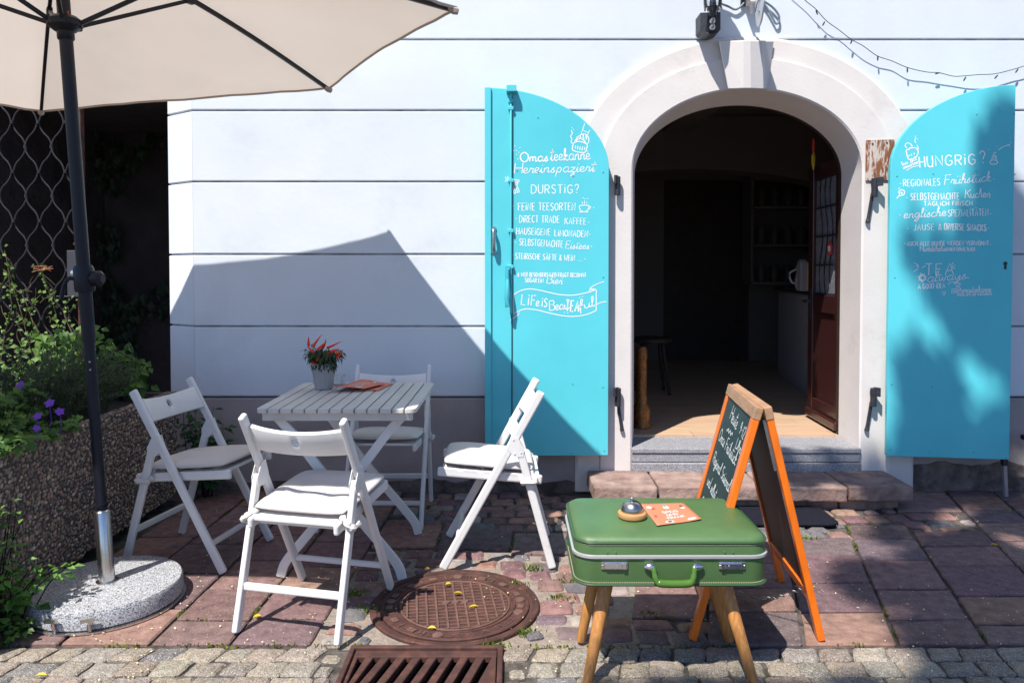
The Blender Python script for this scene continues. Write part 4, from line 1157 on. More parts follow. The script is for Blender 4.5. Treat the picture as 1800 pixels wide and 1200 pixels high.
# ================================================================== TABLE
tb = thing('folding_table', 'small white slatted folding table with crossed legs', 'table', (-.710, 3.315, 0))
t = MB(); ns = 13; pw_ = .652 / ns; D = .355
for k in range(ns):
    x0 = -.326 + k * pw_ + .003; x1 = x0 + pw_ - .006
    if k in (0, ns - 1):
        s = -1 if k == 0 else 1; xo, xi = (x0, x1) if k == 0 else (x1, x0); r = .028
        arc = [(xo - s * r + s * r * math.cos(a), D - r + r * math.sin(a)) for a in [math.pi / 2 * q / 6 for q in range(7)]]
        pts = [(xi, -D)] + [(p[0], -p[1]) for p in arc[::-1]] + arc + [(xi, D)]
        t.prism([(p[0], p[1], .701) for p in pts], (0, 0, .019))
    else: t.prism([(x0, -D, .701), (x1, -D, .701), (x1, D, .701), (x0, D, .701)], (0, 0, .019))
t.build('tabletop', M['tablewood'], tb, bevel=.003)
for y in (-.315, .315):
    b = MB(); b.box((0, y, .683), (.61, .026, .034)); b.build('rail', M['tablewood'], tb, bevel=.004)
for y in (-.27, .255):
    for s, dy in ((1, -.012), (-1, .012)):
        pts = [(-s * .255, y + dy, .672), (-s * .20, y + dy, .612), (0, y + dy, .345), (s * .185, y + dy, .125), (s * .238, y + dy, .055), (s * .256, y + dy, .0)]
        b = MB(); p2 = [Vector(pts[0]), Vector(pts[1]), Vector(pts[2])] + smoothline(pts[2:], 5)[1:]
        b.sweep(p2, [(-.0095, -.02), (.0095, -.02), (.0095, .02), (-.0095, .02)], up=(0, 0, 1)) if False else b.sweep(p2, [(-.019, -.0095), (.019, -.0095), (.019, .0095), (-.019, .0095)], up=(0, 1, 0))
        b.build('leg', M['whitewood'], tb, bevel=.003)
    b = MB(); b.lathe([(.008, 0), (.008, .052)], (0, y - .026, .345), 10, (0, 1, 0)); b.build('bolt', M['steel'], tb)
for x in (-.22, .22):
    b = MB(); b.bar((x, -.26, .655), (x, .26, .655), .024, .024); b.build('stretcher', M['whitewood'], tb, bevel=.003)
TT = .720
# ------------------------------------------------------------------ foliage helper
def leaf(mb, p, d, up, L, W, col, fold=.25, droop=.2):
    d = Vector(d).normalized(); n = d.cross(Vector(up))
    if n.length < 1e-4: n = d.cross(Vector((1, .2, 0)))
    n.normalize(); u = n.cross(d).normalized()
    p = Vector(p)
    a = mb.vert(p); m1 = p + d * L * .42; t = mb.vert(p + d * L - u * L * droop)
    l = mb.vert(m1 + n * W / 2 + u * W * fold - u * L * droop * .2); r = mb.vert(m1 - n * W / 2 + u * W * fold - u * L * droop * .2)
    c = mb.vert(m1 - u * L * droop * .2)
    mb.face((a, l, c), col); mb.face((a, c, r), col); mb.face((l, t, c), col); mb.face((c, t, r), col)
def rnd_dir(zmin=-.3, zmax=1):
    a = random.uniform(0, 6.283); z = random.uniform(zmin, zmax); s = math.sqrt(max(0, 1 - min(1, z * z)))
    return Vector((math.cos(a) * s, math.sin(a) * s, z))
# pepper plant
g = G(565, 686, TT)
pp = thing('pepper_plant', 'small chilli plant with red peppers in a pale grey pot on the slatted table', 'potted plant', (g.x, g.y + .045, TT + .001))
b = MB(); b.lathe([(.038, 0), (.043, .003), (.0575, .112), (.058, .122), (.054, .123), (.052, .105), (.01, .104)], (0, 0, 0), 14); b.build('pot', M['pot'], pp, smooth=True, angle=24)
b = MB(); b.lathe([(.0475, 0), (.02, .004)], (0, 0, .106), 14); b.build('soil', M['soil'], pp)
b = MB(); f = MB(); f.keep = True
stems = []
for k in range(16):
    a = k / 16 * 6.283 + jit(.3); r = random.uniform(.03, .10); top = Vector((math.cos(a) * r, math.sin(a) * r * .9, random.uniform(.16, .225) - r * .2))
    pts = smoothline([Vector((math.cos(a) * .012, math.sin(a) * .012, .105)), Vector((math.cos(a) * r * .55, math.sin(a) * r * .55, .16)), top], 4)
    b.tube(pts, .002, 5); stems.append(top)
    for q in range(26):
        tq = random.uniform(.1, 1); p = pts[int(tq * (len(pts) - 1))] + Vector((jit(.02), jit(.02), jit(.02)))
        d = Vector((p.x, p.y, 0)).normalized() * random.uniform(.2, 1) + Vector((jit(.6), jit(.6), random.uniform(-1.3, .25)))
        gg = random.random(); leaf(f, p, d, (0, 0, 1), random.uniform(.025, .05), random.uniform(.009, .017), (.022 + .03 * gg, .05 + .05 * gg, .022 + .012 * gg), .2, .35)
for k in range(60):
    a = random.uniform(0, 6.283); p = Vector((math.cos(a) * .047, math.sin(a) * .047, .118 + random.uniform(0, .03)))
    leaf(f, p, Vector((math.cos(a) * .6, math.sin(a) * .6, -1)), (0, 0, 1), random.uniform(.025, .05), .014, (.02, .045 + .03 * random.random(), .02), .2, .2)
b.build('stem', mat('plant_stem', (.06, .11, .03), .6), pp)
f.build('foliage', M['leaf'], pp, smooth=False)
PEP = [(-.061, .205, .03, .045, .25), (-.036, .20, .55, .065, .35), (.0, .19, .65, .06, .45), (.022, .195, 1.2, .07, .25), (-.028, .175, -.6, .045, .0), (.045, .178, 1.2, .05, .1), (-.015, .19, .9, .055, .3), (.062, .165, 1.1, .05, -.15),
       (-.02, .135, .5, .035, .15), (.012, .14, -1.2, .03, -.4), (-.012, .125, 1.4, .03, -.2), (.03, .168, .9, .04, .2), (-.036, .16, -.2, .03, .1), (.07, .15, .7, .04, -.3), (-.022, .122, -.9, .028, -.5)]
for (x, z, an, L, el) in PEP:
    b = MB(); d = Vector((math.sin(an), -.25 + jit(.25), math.cos(an) * .9 + el * .3)).normalized()
    s = Vector((x, -.045 + jit(.025), z)); side = Vector((jit(1), jit(1), .6)).normalized()
    pts = smoothline([s, s + d * L * .4, s + d * L * .75 + side * L * .08, s + d * L + side * L * .2], 4)
    m_ = len(pts); b.tube(pts, [max(.0006, .0068 * (1 - (i / (m_ - 1)) ** 1.6)) * (.75 if i == 0 else 1) for i in range(m_)], 8)
    b.build('pepper', M['pepper'], pp, smooth=True)
# ------------------------------------------------------------------ leaflets
def leaflet(label, corners, zs_, off, texts, blobs, m, group, name='menu_leaflet', pages=.0016):
    """corners: far-left, far-right, near-right, near-left as world points; v runs from the far edge to the near edge"""
    cs = [Vector(c) for c in corners]; cen = sum(cs, Vector()) / 4; cen.z = zs_
    t = thing(name, label, 'menu', cen, group=group)
    def f(u, v, o=0):
        p = cs[0].lerp(cs[1], u).lerp(cs[3].lerp(cs[2], u), v) - cen
        p.z = off(u, v) + o; return p
    b = MB(); n = 14
    ids = [[b.vert(f(i / n, j / n)) for j in range(n + 1)] for i in range(n + 1)]
    for i in range(n):
        for j in range(n): b.face((ids[i][j], ids[i + 1][j], ids[i + 1][j + 1], ids[i][j + 1]))
    o = b.build('cover', m, t); 
    for p in o.data.polygons: p.use_smooth = True
    sm = o.modifiers.new('solid', 'SOLIDIFY'); sm.thickness = pages; sm.offset = 0
    b = MB(); b.keep = True; b.nrm = Vector((0, 0, 1))
    for (tx, u0, v0, u1, v1, cap, w) in texts:
        for s in text_lines(tx, u0 * 100, v0 * 100, u1 * 100, v1 * 100, cap):
            ribbon(b, [f(a / 100, c / 100, pages / 2 + .0006) for a, c in s], w)
    b.build('lettering', M['white_print'], t)
    for (u, v, ru, rv, mm) in blobs:
        b = MB(); b.keep = True; q = [f(u + ru * math.cos(a), v + rv * math.sin(a), pages / 2 + .0007) for a in [6.283 * k / 14 for k in range(14)]]
        b.poly(q); b.build('printed_mark', M[mm], t)
    return t
GR = 'orange menu leaflets'
leaflet('orange menu leaflet lying open on top of the other on the slatted table', [G(636, 667, TT + .012), G(676, 675, TT + .012), G(640, 687, TT + .004), G(580, 685, TT + .012)], TT + .010,
        lambda u, v: .004 + .010 * (v ** 3) * (1 - u) + .004 * math.sin(u * 3), [('SPEIS', .30, .42, .72, .42, 11, .0035), ('UND', .34, .57, .66, .57, 11, .0035), ('TRANK', .26, .72, .76, .72, 11, .0035)],
        [(.85, .2, .06, .05, 'green_print'), (.72, .14, .06, .05, 'white_print'), (.5, .1, .05, .03, 'dark_print'), (.25, .86, .10, .06, 'beech'), (.75, .88, .12, .05, 'white_print')], M['paper'], GR)
leaflet('orange menu leaflet lying underneath at the right on the slatted table', [G(658, 672, TT), G(691, 675, TT), G(665, 687.5, TT), G(630, 686, TT)], TT + .003, lambda u, v: .001, [], [], M['paper'], GR)
b = MB(); g = G(590, 680, TT)
gl = thing('glass_jar', 'small clear glass behind the grey plant pot on the table', 'glass', (g.x + .005, g.y + .06, TT + .001))
b.lathe([(.026, 0), (.030, .003), (.033, .045), (.031, .046), (.0285, .006), (.004, .005)], (0, 0, 0), 18); b.build('glass_body', M['glass'], gl, smooth=True)

# ================================================================== SUITCASE TABLE
SX, SY, SW, SD = .494, 2.455, .605, .425
su = thing('suitcase_table', 'green vintage suitcase mounted on four oak legs', 'suitcase table', (SX, SY, 0))
def rrect(w, d, r, z, n=7):
    pts = []
    for cx_, cy_, a0 in ((w / 2 - r, d / 2 - r, 0), (-w / 2 + r, d / 2 - r, 90), (-w / 2 + r, -d / 2 + r, 180), (w / 2 - r, -d / 2 + r, 270)):
        for k in range(n + 1):
            a = R(a0 + 90 * k / n); pts.append(Vector((cx_ + r * math.cos(a), cy_ + r * math.sin(a), z)))
    return pts
def shell(b, secs, r=.062, capb=True, capt=True):
    rings = []
    for z, ins in secs:
        rings.append([b.vert(p) for p in rrect(SW - 2 * ins, SD - 2 * ins, max(.012, r - ins), z)])
    for A, Bq in zip(rings, rings[1:]):
        for k in range(len(A)): b.face((A[k], A[(k + 1) % len(A)], Bq[(k + 1) % len(A)], Bq[k]))
    if capb: b.face(rings[0][::-1])
    if capt: b.face(rings[-1])
b = MB(); shell(b, [(.299, .05), (.300, .018), (.304, .008), (.311, .005), (.316, .006), (.326, .004), (.391, .003), (.392, .010)]); b.build('body', M['green_leather'], su, smooth=True)
b = MB(); shell(b, [(.3915, .012), (.3925, .001), (.394, -.003), (.402, -.003), (.4035, .001), (.4045, .012)]); b.build('trim_band', M['alu'], su, smooth=True, angle=30)
b = MB(); shell(b, [(.404, .010), (.405, .003), (.436, .005), (.442, .007), (.450, .012), (.456, .022), (.460, .04), (.463, .075), (.465, .12), (.466, .17)]); b.build('lid', M['green_leather'], su, smooth=True)
b = MB()
for z, ins in ((.311, .0025), (.4405, .0035)):
    b.tube([p for p in rrect(SW - 2 * ins, SD - 2 * ins, .062 - ins, z)], .0042, 6, closed=True)
b.build('piping', M['bead'], su, smooth=True)
for z, ins in ((.3175, .0035), (.4335, .0032)):
    b = MB()
    pth = rrect(SW - 2 * ins, SD - 2 * ins, .062, z, 8)
    tot = []
    for i in range(len(pth)):
        a, c = pth[i], pth[(i + 1) % len(pth)]; L = (c - a).length; n = max(1, round(L / .0072))
        for k in range(n):
            p0, p1 = a.lerp(c, (k + .15) / n), a.lerp(c, (k + .75) / n)
            if p0.y > .1: continue
            b.bar(p0, p1, .002, .0022)
    b.build('stitching', M['stitch'], su)
FY = -SD / 2
for x in (-.18, .18):
    b = MB(); b.box((x, FY + .003, .372), (.082, .010, .024))
    o = b.build('latch', M['stainless'], su, bevel=.002)
    s = 1 if x < 0 else -1
    b = MB(); b.box((x - s * .003, FY - .004, .372), (.052, .005, .016)); b.box((x + s * .030, FY - .004, .372), (.012, .008, .018)); b.lathe([(.0035, 0), (.0035, .002)], (x + s * .010, FY - .0065, .372), 10, (0, -1, 0)); b.build('latch_slide', M['chrome'], o, bevel=.001)
    b = MB()
    for q in (-.037, .037): b.lathe([(.003, 0), (.002, .0025)], (x + q, FY - .002, .372), 8, (0, -1, 0))
    for q in (-.022, .004): b.lathe([(.003, 0), (.002, .003)], (x + q, FY + .003, .412), 8, (0, -1, 0))
    b.build('rivet', M['steel'], o)
b = MB()
b.tube(smoothline([Vector((-.062, FY - .006, .370)), Vector((-.062, FY - .012, .362)), Vector((-.056, FY - .018, .336)), Vector((-.045, FY - .020, .326)), Vector((0, FY - .021, .324)), Vector((.045, FY - .020, .326)), Vector((.056, FY - .018, .336)), Vector((.062, FY - .012, .362)), Vector((.062, FY - .006, .370))], 5), [.008] * 8 + [.0095] * 6 + [.0115] * 13 + [.0095] * 6 + [.008] * 8, 10)
b.build('handle', M['handle_green'], su, smooth=True)
for s in (-1, 1):
    b = MB(); b.lathe([(.012, -.004), (.0125, .004), (.010, .014), (.004, .024), (.001, .026)], (s * .066, FY - .004, .371), 14, (s, -.1, 0)); b.build('handle_mount', M['chrome'], su, smooth=True)
for (xt, yt, xf, yf) in ((-.185, -.10, -.266, -.225), (.180, -.10, .250, -.225), (-.190, .08, -.258, .06), (.170, .08, .256, .06)):
    b = MB(); a = Vector((xt, yt, .303)); c = Vector((xf, yf, 0)); b.tube([a, a.lerp(c, .3), c + (a - c).normalized() * .005, c], [.0235, .0215, .0155, .014], 14); b.build('leg', M['oak'], su, smooth=True, angle=60)
# bell
g = G(1111, 909, .466)
be = thing('reception_bell', 'chrome call bell on a round beech base on the green suitcase', 'bell', (g.x, g.y, .466))
b = MB(); b.lathe([(.040, 0), (.046, .004), (.048, .011), (.046, .018), (.038, .022), (.01, .023)], (0, 0, 0), 36); b.build('base', M['beech'], be, smooth=True)
b = MB(); b.lathe([(.0365, .024), (.037, .026), (.035, .036), (.029, .046), (.019, .053), (.008, .056), (.002, .0565)], (0, 0, 0), 36); b.build('dome', M['bellmetal'], be, smooth=True)
b = MB(); b.lathe([(.004, .056), (.004, .060), (.0075, .061), (.0075, .065), (.004, .068)], (0, 0, 0), 14); b.build('button', M['steel'], be, smooth=True)
leaflet('bright orange menu leaflet lying on the green suitcase beside the bell', [G(1126, 887, .4665), G(1201, 884, .4665), G(1233, 914, .4665), G(1155, 924, .4665)], .4665,
        lambda u, v: .0018 + .006 * max(0, .35 - v) * (1 - u) + .012 * max(0, u - .7) * v, [('SPEIS', .33, .52, .68, .50, 9, .0035), ('UND', .38, .66, .62, .65, 9, .0035), ('TRANK', .32, .80, .72, .78, 9, .0035)],
        [(.12, .2, .06, .06, 'white_print'), (.20, .27, .04, .04, 'red_print'), (.5, .14, .035, .09, 'green_print'), (.5, .24, .07, .07, 'white_print'), (.86, .2, .04, .06, 'dark_print'), (.86, .32, .05, .04, 'white_print'), (.32, .92, .10, .05, 'white_print'), (.32, .92, .06, .03, 'beech'), (.82, .92, .10, .05, 'white_print'), (.12, .62, .03, .05, 'red_print')], M['papertop'], GR, pages=.0012)

# ================================================================== CHALKBOARD
AB = Vector((.86, 2.79, 0))
ab = thing('chalkboard_sign', 'orange wooden A-frame chalkboard with a handwritten breakfast menu', 'chalkboard', AB)
def panel(A, Bq, Cq, Dq, out, chalk):
    """A near foot, Bq far foot, Cq far top, Dq near top"""
    A, Bq, Cq, Dq = map(Vector, (A, Bq, Cq, Dq)); up = (Dq - A).normalized(); ac = (Bq - A).normalized(); n = ac.cross(up).normalized()
    if n.dot(Vector(out)) < 0: n = -n
    H = (Dq - A).length; W = (Bq - A).length
    def pt(u, h, o=0): return A + ac * u + up * h + n * o
    for u in (.019, W - .019):
        b = MB(AB); b.bar(pt(u, 0, -.012), pt(u, H - .047, -.012), .036, .025, up=n); b.build('stile', M['orangewood'], ab, bevel=.003)
    b = MB(AB); b.bar(pt(-.002, H - .025, -.012), pt(W + .002, H - .0235, -.012), .045, .028, up=n); b.build('top_rail', M['palewood'], ab, bevel=.003)
    b = MB(AB); b.bar(pt(.04, .155, -.012), pt(W - .04, .155, -.012), .04, .022, up=n); b.build('bottom_rail', M['orangewood'], ab, bevel=.003)
    b = MB(AB); b.prism([pt(.037, .135 + .03, -.006), pt(W - .037, .165, -.006), pt(W - .037, H - .05, -.006), pt(.037, H - .05, -.006)], n * -.006); bo = b.build('board', M['slate'], ab)
    b = MB(AB); b.prism([pt(.037, .165, -.0125), pt(W - .037, .165, -.0125), pt(W - .037, H - .05, -.0125), pt(.037, H - .05, -.0125)], n * -.003); b.build('backing', M['hardboard'], ab)
    if chalk:
        bw, bh = W - .08, H - .22
        rows_ = [('Heute', .28, .10, .58, .12, 9), ('Omas Frühstück', .08, .27, .88, .29, 8), ('Regional Saisonal', .10, .42, .92, .44, 7.5), ('und selbst gemacht', .12, .56, .95, .59, 7.5), ('Omas Kuchen', .10, .72, .80, .74, 8), ('mit Tee', .10, .86, .5, .88, 8), ('9-12', .74, .12, .93, .13, 7), ('Uhr', .76, .205, .92, .21, 6)]
        def chk(nm, ss, w):
            b = MB(AB); b.keep = True; b.nrm = n
            for s in ss: ribbon(b, [pt(.04 + bw * (1 - x), H - .055 - bh * y, -.0045) for x, y in s], w)
            b.build(nm, M['chalk'], bo)
        for tx, u0, v0, u1, v1, cap in rows_:
            chk('chalk_writing', [[(x / 70, y / 100) for x, y in s] for s in text_lines(tx, u0 * 70, v0 * 100, u1 * 70, v1 * 100, cap, slant=.1)], .0044)
        chk('chalk_wave', [[(.30 + .25 * k / 12, .165 + .012 * math.sin(k * 1.6)) for k in range(13)]], .006)
    return pt
pa = panel((.612, 2.515, .004), (.668, 3.03, .004), (.893, 3.05, .80), (.842, 2.535, .81), (-1, 0, .2), True)
pc = panel((1.078, 2.508, .004), (1.12, 3.03, .004), (.945, 3.05, .80), (.892, 2.535, .81), (1, 0, .2), False)
b = MB(AB)
for k in range(20):
    tq = k / 19; p = pa(.45, .16, -.03).lerp(pc(.05, .17, -.03), tq) - Vector((0, 0, .10 * 4 * tq * (1 - tq)))
    d = (pc(.05, .17) - pa(.45, .16)).normalized(); up_ = Vector((0, 0, 1)) if k % 2 else d.cross(Vector((0, 0, 1)))
    b.tube([p + d * .011 * math.cos(a) + up_ * .005 * math.sin(a) for a in [6.283 * q / 8 for q in range(8)]], .0016, 5, closed=True)
b.build('chain', M['steel'], ab)
b = MB(AB); b.bar(pc(.02, .80 - .02, -.03), pc(.02, .60, -.03), .004, .010); b.build('hinge_stay', M['steel'], ab)
# ================================================================== MAT, MANHOLE, DRAIN
b = MB()
pts = [Vector((p.x * .66 / SW, p.y * .29 / SD, 0)) for p in rrect(SW, SD, .07, 0)]
b.prism(pts, (0, 0, .009)); o = b.build('door_mat', M['rubber'], bevel=.002); o.location = (1.315, 3.80, .006); o.rotation_euler.z = R(-1)
tag(o, 'black rubber doormat on the paving in front of the doorstep', 'doormat')
mh = thing('manhole_cover', 'round rusty iron manhole cover with a grid pattern', 'manhole cover', (MANC[0], MANC[1], -.004), R(8))
b = MB(); b.lathe([(.322, -.02), (.322, .004), (.318, .008), (.300, .008), (.297, .002), (.285, -.001), (.285, -.03)], (0, 0, 0), 72); b.build('frame', M['rust'], mh, smooth=True, angle=30)
b = MB(); b.lathe([(.283, -.03), (.283, .005), (.279, .008), (.270, .008), (.267, .003), (.232, .003), (.230, .008), (.222, .008), (.220, .002), (.01, .002)], (0, 0, 0), 72); lid = b.build('lid', M['rust'], mh, smooth=True, angle=30)
b = MB()
for k in range(-5, 6):
    x = k * .0365; h = math.sqrt(max(0, .205 ** 2 - x * x)) - .004
    if h > .02: b.bar((x, -h, .005), (x, h, .005), .008, .010)
for k in range(-7, 8):
    y = k * .0270; h = math.sqrt(max(0, .205 ** 2 - y * y)) - .004
    if h > .02: b.bar((-h, y, .0035), (h, y, .0035), .0045, .006)
b.build('grid_ribs', M['rust_pale'], lid, bevel=.001)
b = MB()
b.tube([(.207 * math.cos(6.283 * k / 48), .207 * math.sin(6.283 * k / 48), .004) for k in range(48)], .004, 6, closed=True)
for k in range(30):
    a = 6.283 * k / 30
    if k % 7 == 0: b.lathe([(.020, 0), (.018, .006)], (.250 * math.cos(a), .250 * math.sin(a), .003), 16); continue
    if 20 < k < 28: continue
    if k % 2: b.box((.250 * math.cos(a), .250 * math.sin(a), .005), (.024, .032, .006), Matrix.Rotation(a, 3, 'Z'))
    else: b.bar((.236 * math.cos(a), .236 * math.sin(a), .005), (.264 * math.cos(a), .264 * math.sin(a), .005), .004, .006)
for k in range(-1, 2): b.lathe([(.016, 0), (.014, .008)], (k * .036, .01, .003), 10)
b.build('bosses', M['rust_pale'], lid, bevel=.001)
b = MB(); b.keep = True; b.nrm = Vector((0, 0, 1))
for s in text_lines('LER & NEUBERT', 0, 0, 100, 0, 9):
    q = []
    for x, y in s:
        a = R(-38 - 95 * x / 100) ; r = .258 - .0 + y * .0022
        q.append(Vector((r * math.cos(a), r * math.sin(a), .0065)))
    ribbon(b, q, .003)
b.build('lettering', M['rust_pale'], lid)
dg = thing('drain_grate', 'rusty cast iron street drain grate with parallel slots', 'drain grate', (0, 0, 0))
x0, x1, y0, y1 = DR
b = MB()
b.box(((x0 + x1) / 2, y1 - .009, -.006), (x1 - x0, .018, .03)); b.box(((x0 + x1) / 2, y0 + .009, -.006), (x1 - x0, .018, .03)); b.box((x0 + .009, (y0 + y1) / 2, -.006), (.018, y1 - y0 - .037, .03)); b.box((x1 - .009, (y0 + y1) / 2, -.006), (.018, y1 - y0 - .037, .03))
b.build('frame', M['rust'], dg, bevel=.004)
b = MB(); N_ = 9; sw = (x1 - x0 - .044) / N_; sh = .075
ya, yb_ = y0 + .07, y1 - .062
b.box(((x0 + x1) / 2, y1 - .040, -.012), (x1 - x0 - .040, .040, .024)); b.box(((x0 + x1) / 2, y0 + .042, -.012), (x1 - x0 - .040, .044, .024))
for k in range(N_ + 1):
    c = x0 + .022 + k * sw; wbar = sw * .27
    ql = c - wbar; qr = c + wbar
    if k == 0: ql = x0 + .021
    if k == N_: qr = x1 - .021
    lo = sh if 0 < k else sh
    p = [(max(x0 + .0205, ql - (lo if k > 0 else 0)), ya), (max(x0 + .03, min(x1 - .0205, qr - lo if k < N_ else qr)), ya), (min(qr, x1 - .0205), yb_), (ql, yb_)]
    b.prism([(q[0], q[1], -.024) for q in p], (0, 0, .024))
    # rounded slot ends
    if k < N_:
        for yy_, s_ in ((yb_, 1),):
            pass
b.build('grate', M['rust'], dg, bevel=.004)
b = MB(); zb = -.45
b.poly([(x0 + .011, y0 + .011, zb), (x1 - .011, y0 + .011, zb), (x1 - .011, y1 - .011, zb), (x0 + .011, y1 - .011, zb)])
for (a, c) in (((x0, y0), (x1, y0)), ((x1, y0), (x1, y1)), ((x1, y1), (x0, y1)), ((x0, y1), (x0, y0))):
    sx = lambda p: (p[0] + (.011 if p[0] == x0 else -.011), p[1] + (.011 if p[1] == y0 else -.011))
    a, c = sx(a), sx(c); b.poly([(*a, zb), (*c, zb), (*c, -.014), (*a, -.014)])
b.build('pit', M['soil'], dg)

# ================================================================== PLANTER AND PLANTS
PX0, PX1, PY0, PY1, PZ0, PZ1 = -2.50, -1.85, 2.20, 4.06, .055, .610
pn = thing('planter', 'long exposed pebble concrete planter beside the parasol', 'planter', ((PX0 + PX1) / 2, (PY0 + PY1) / 2, 0))
off = pn.location
b = MB(off); w = .055
b.prism([(PX0, PY0, PZ0), (PX1, PY0, PZ0), (PX1, PY1, PZ0), (PX0, PY1, PZ0)], (0, 0, .06))
for q in ((PX1 - w, PX1, PY0, PY1), (PX0, PX0 + w, PY0, PY1), (PX0 + w, PX1 - w, PY0, PY0 + w), (PX0 + w, PX1 - w, PY1 - w, PY1)):
    b.prism([(q[0], q[2], PZ0 + .06), (q[1], q[2], PZ0 + .06), (q[1], q[3], PZ0 + .06), (q[0], q[3], PZ0 + .06)], (0, 0, PZ1 - PZ0 - .06))
b.build('trough', M['aggcement'], pn)
pb_ = MB(off)
ico = bmesh.new(); bmesh.ops.create_icosphere(ico, subdivisions=1, radius=1)
IV = [v.co.copy() for v in ico.verts]; IF = [[v.index for v in f.verts] for f in ico.faces]; ico.free()
PEB = [(0.338, 0.258, 0.198), (0.247, 0.180, 0.143), (0.182, 0.126, 0.105), (0.429, 0.342, 0.264), (0.273, 0.174, 0.127), (0.143, 0.114, 0.099), (0.325, 0.228, 0.160), (0.208, 0.162, 0.132)]
def pebble(p, axis, r):
    c = vary(random.choice(PEB), .25, .08); q = Vector((0, 0, 1)).rotation_difference(Vector(axis)) @ Quaternion((0, 0, 1), random.uniform(0, 6.28))
    sx_, sy_ = r * random.uniform(.8, 1.35), r * random.uniform(.65, 1.0)
    i0 = len(pb_.v)
    for v in IV: pb_.vert(Vector(p) + q @ Vector((v.x * sx_, v.y * sy_, v.z * r * .5)))
    for f in IF: pb_.face([i0 + k for k in f], c)
y = PY0 + .3
stp = .0165
yy = PY0 + .2
while yy < PY1 + .002:
    z = PZ0
    while z < PZ1:
        pebble((PX1 + jit(.002), yy + jit(.006), z + jit(.006)), (1, 0, 0), random.uniform(.006, .0115)); z += stp
    yy += stp
    for k in range(3): pebble((PX1 - .006 - .017 * k + jit(.004), yy + jit(.005), PZ1 + jit(.002)), (0, 0, 1), random.uniform(.006, .0105))
pb_.build('pebble_face', M['agg'], pn, smooth=True, angle=80)
b = MB(off); b.box(((PX0 + PX1) / 2, (PY0 + PY1) / 2, PZ1 - .06), (PX1 - PX0 - .115, PY1 - PY0 - .115, .04)); b.build('soil', M['soil'], pn)
b = MB(off)
for yy in (PY0 + .25, PY1 - .25): b.box(((PX0 + PX1) / 2 - .02, yy, .027), (.5, .14, .055))
b.build('foot', M['aggcement'], pn)
def LG(a, b_, g): return tuple(a[i] + (b_[i] - a[i]) * g for i in range(3))
DK, MD, BR = (.022, .045, .016), (.05, .115, .025), (.13, .235, .04)
# feathery dark bush
rb_ = thing('rosemary_bush', 'dark feathery evergreen bush in the middle of the pebble planter', 'bush', (-2.12, 3.40, .56))
f = MB(); f.keep = True; st = MB()
for k in range(210):
    a = random.uniform(0, 6.283); r = math.sqrt(random.random()); bx, by = .20 * r * math.cos(a), .50 * r * math.sin(a)
    h = random.uniform(.20, .40) * (1 - .45 * r * r)
    tip = Vector((bx * 1.45, by * 1.2, h)); base = Vector((bx * .6, by * .85, 0)); mid = (base + tip) / 2 + Vector((jit(.03), jit(.03), .03))
    pts = smoothline([base, mid, tip], 5); st.tube(pts, .0016, 4)
    for q in range(95):
        tq = random.uniform(.10, 1); i = min(len(pts) - 2, int(tq * (len(pts) - 1))); p = pts[i].lerp(pts[i + 1], random.random())
        d = (pts[i + 1] - pts[i]).normalized() + rnd_dir(-.6, .8) * 1.1
        g_ = random.random() ** 2
        leaf(f, p, d, (jit(1), jit(1), 1), random.uniform(.018, .036), .0036, LG((.030, .060, .026), (.11, .17, .06), g_), .1, .1)
st.build('stem', M['bark'], rb_); f.build('foliage', M['leaf'], rb_)
# geranium with violet flowers
ge = thing('cranesbill', 'leafy green cranesbill with violet flowers at the near end of the pebble planter', 'flowering plant', (-2.02, 2.78, .56))
f = MB(); f.keep = True; st = MB()
for k in range(900):
    x, y_ = min(.20, random.gauss(0, .12)), random.uniform(-.5, .34)
    top = .20 - 1.3 * max(0, x - .05) - .12 * max(0, y_) + .10 * mn.noise(Vector((x * 6, y_ * 6, 2)))
    z = random.uniform(.04, 1) * max(.05, top) + .05
    d = Vector((jit(1), jit(1), .35)).normalized(); n0 = Vector((jit(.7) + .2, jit(.7) - .3, 1)).normalized()
    g_ = random.random(); s = random.uniform(.024, .042)
    t1 = n0.cross(Vector((d.x, d.y, 0.01))).normalized()
    for q in range(5):                                           # palmate leaf of five lobes
        a = (q - 2) * .62; dd = Quaternion(n0, a) @ n0.cross(t1)
        leaf(f, (x, y_, z), dd, n0, s * (1 - .08 * abs(q - 2)), s * .5, LG((.035, .10, .022), (.13, .26, .045), g_), .06, .15)
for k in range(60):
    a = random.uniform(0, 6.28); x, y_ = random.gauss(0, .10), random.uniform(-.45, .3); st.tube([(x * .5, y_ * .8, 0), (x, y_, .2)], .0015, 4)
st.build('stem', M['leaf'], ge); f.build('foliage', M['leaf'], ge)
for (px, py, Y, s) in ((38, 677, 3.05, .030), (87, 708, 2.95, .027), (105, 723, 2.9, .024), (66, 731, 2.85, .022), (64, 752, 2.8, .018)):
    p = P(px, py, Y); b = MB(ge.location); b.keep = True
    n0 = Vector((.25 + jit(.3), -.75, .6)).normalized(); t1 = n0.cross(Vector((0, 0, 1))).normalized()
    for q in range(5):
        dd = Quaternion(n0, q * 1.2566 + jit(.1)) @ t1; leaf(b, p, dd, n0, s * .82, s * .85, None, -.05, -.05)
    bb = Vector((p.x - .02, p.y + .02, .60)); b.tube([bb, bb.lerp(p, .5) + Vector((.01, 0, 0)), p], .0013, 4)
    b.build('flower', M['petal'], ge)
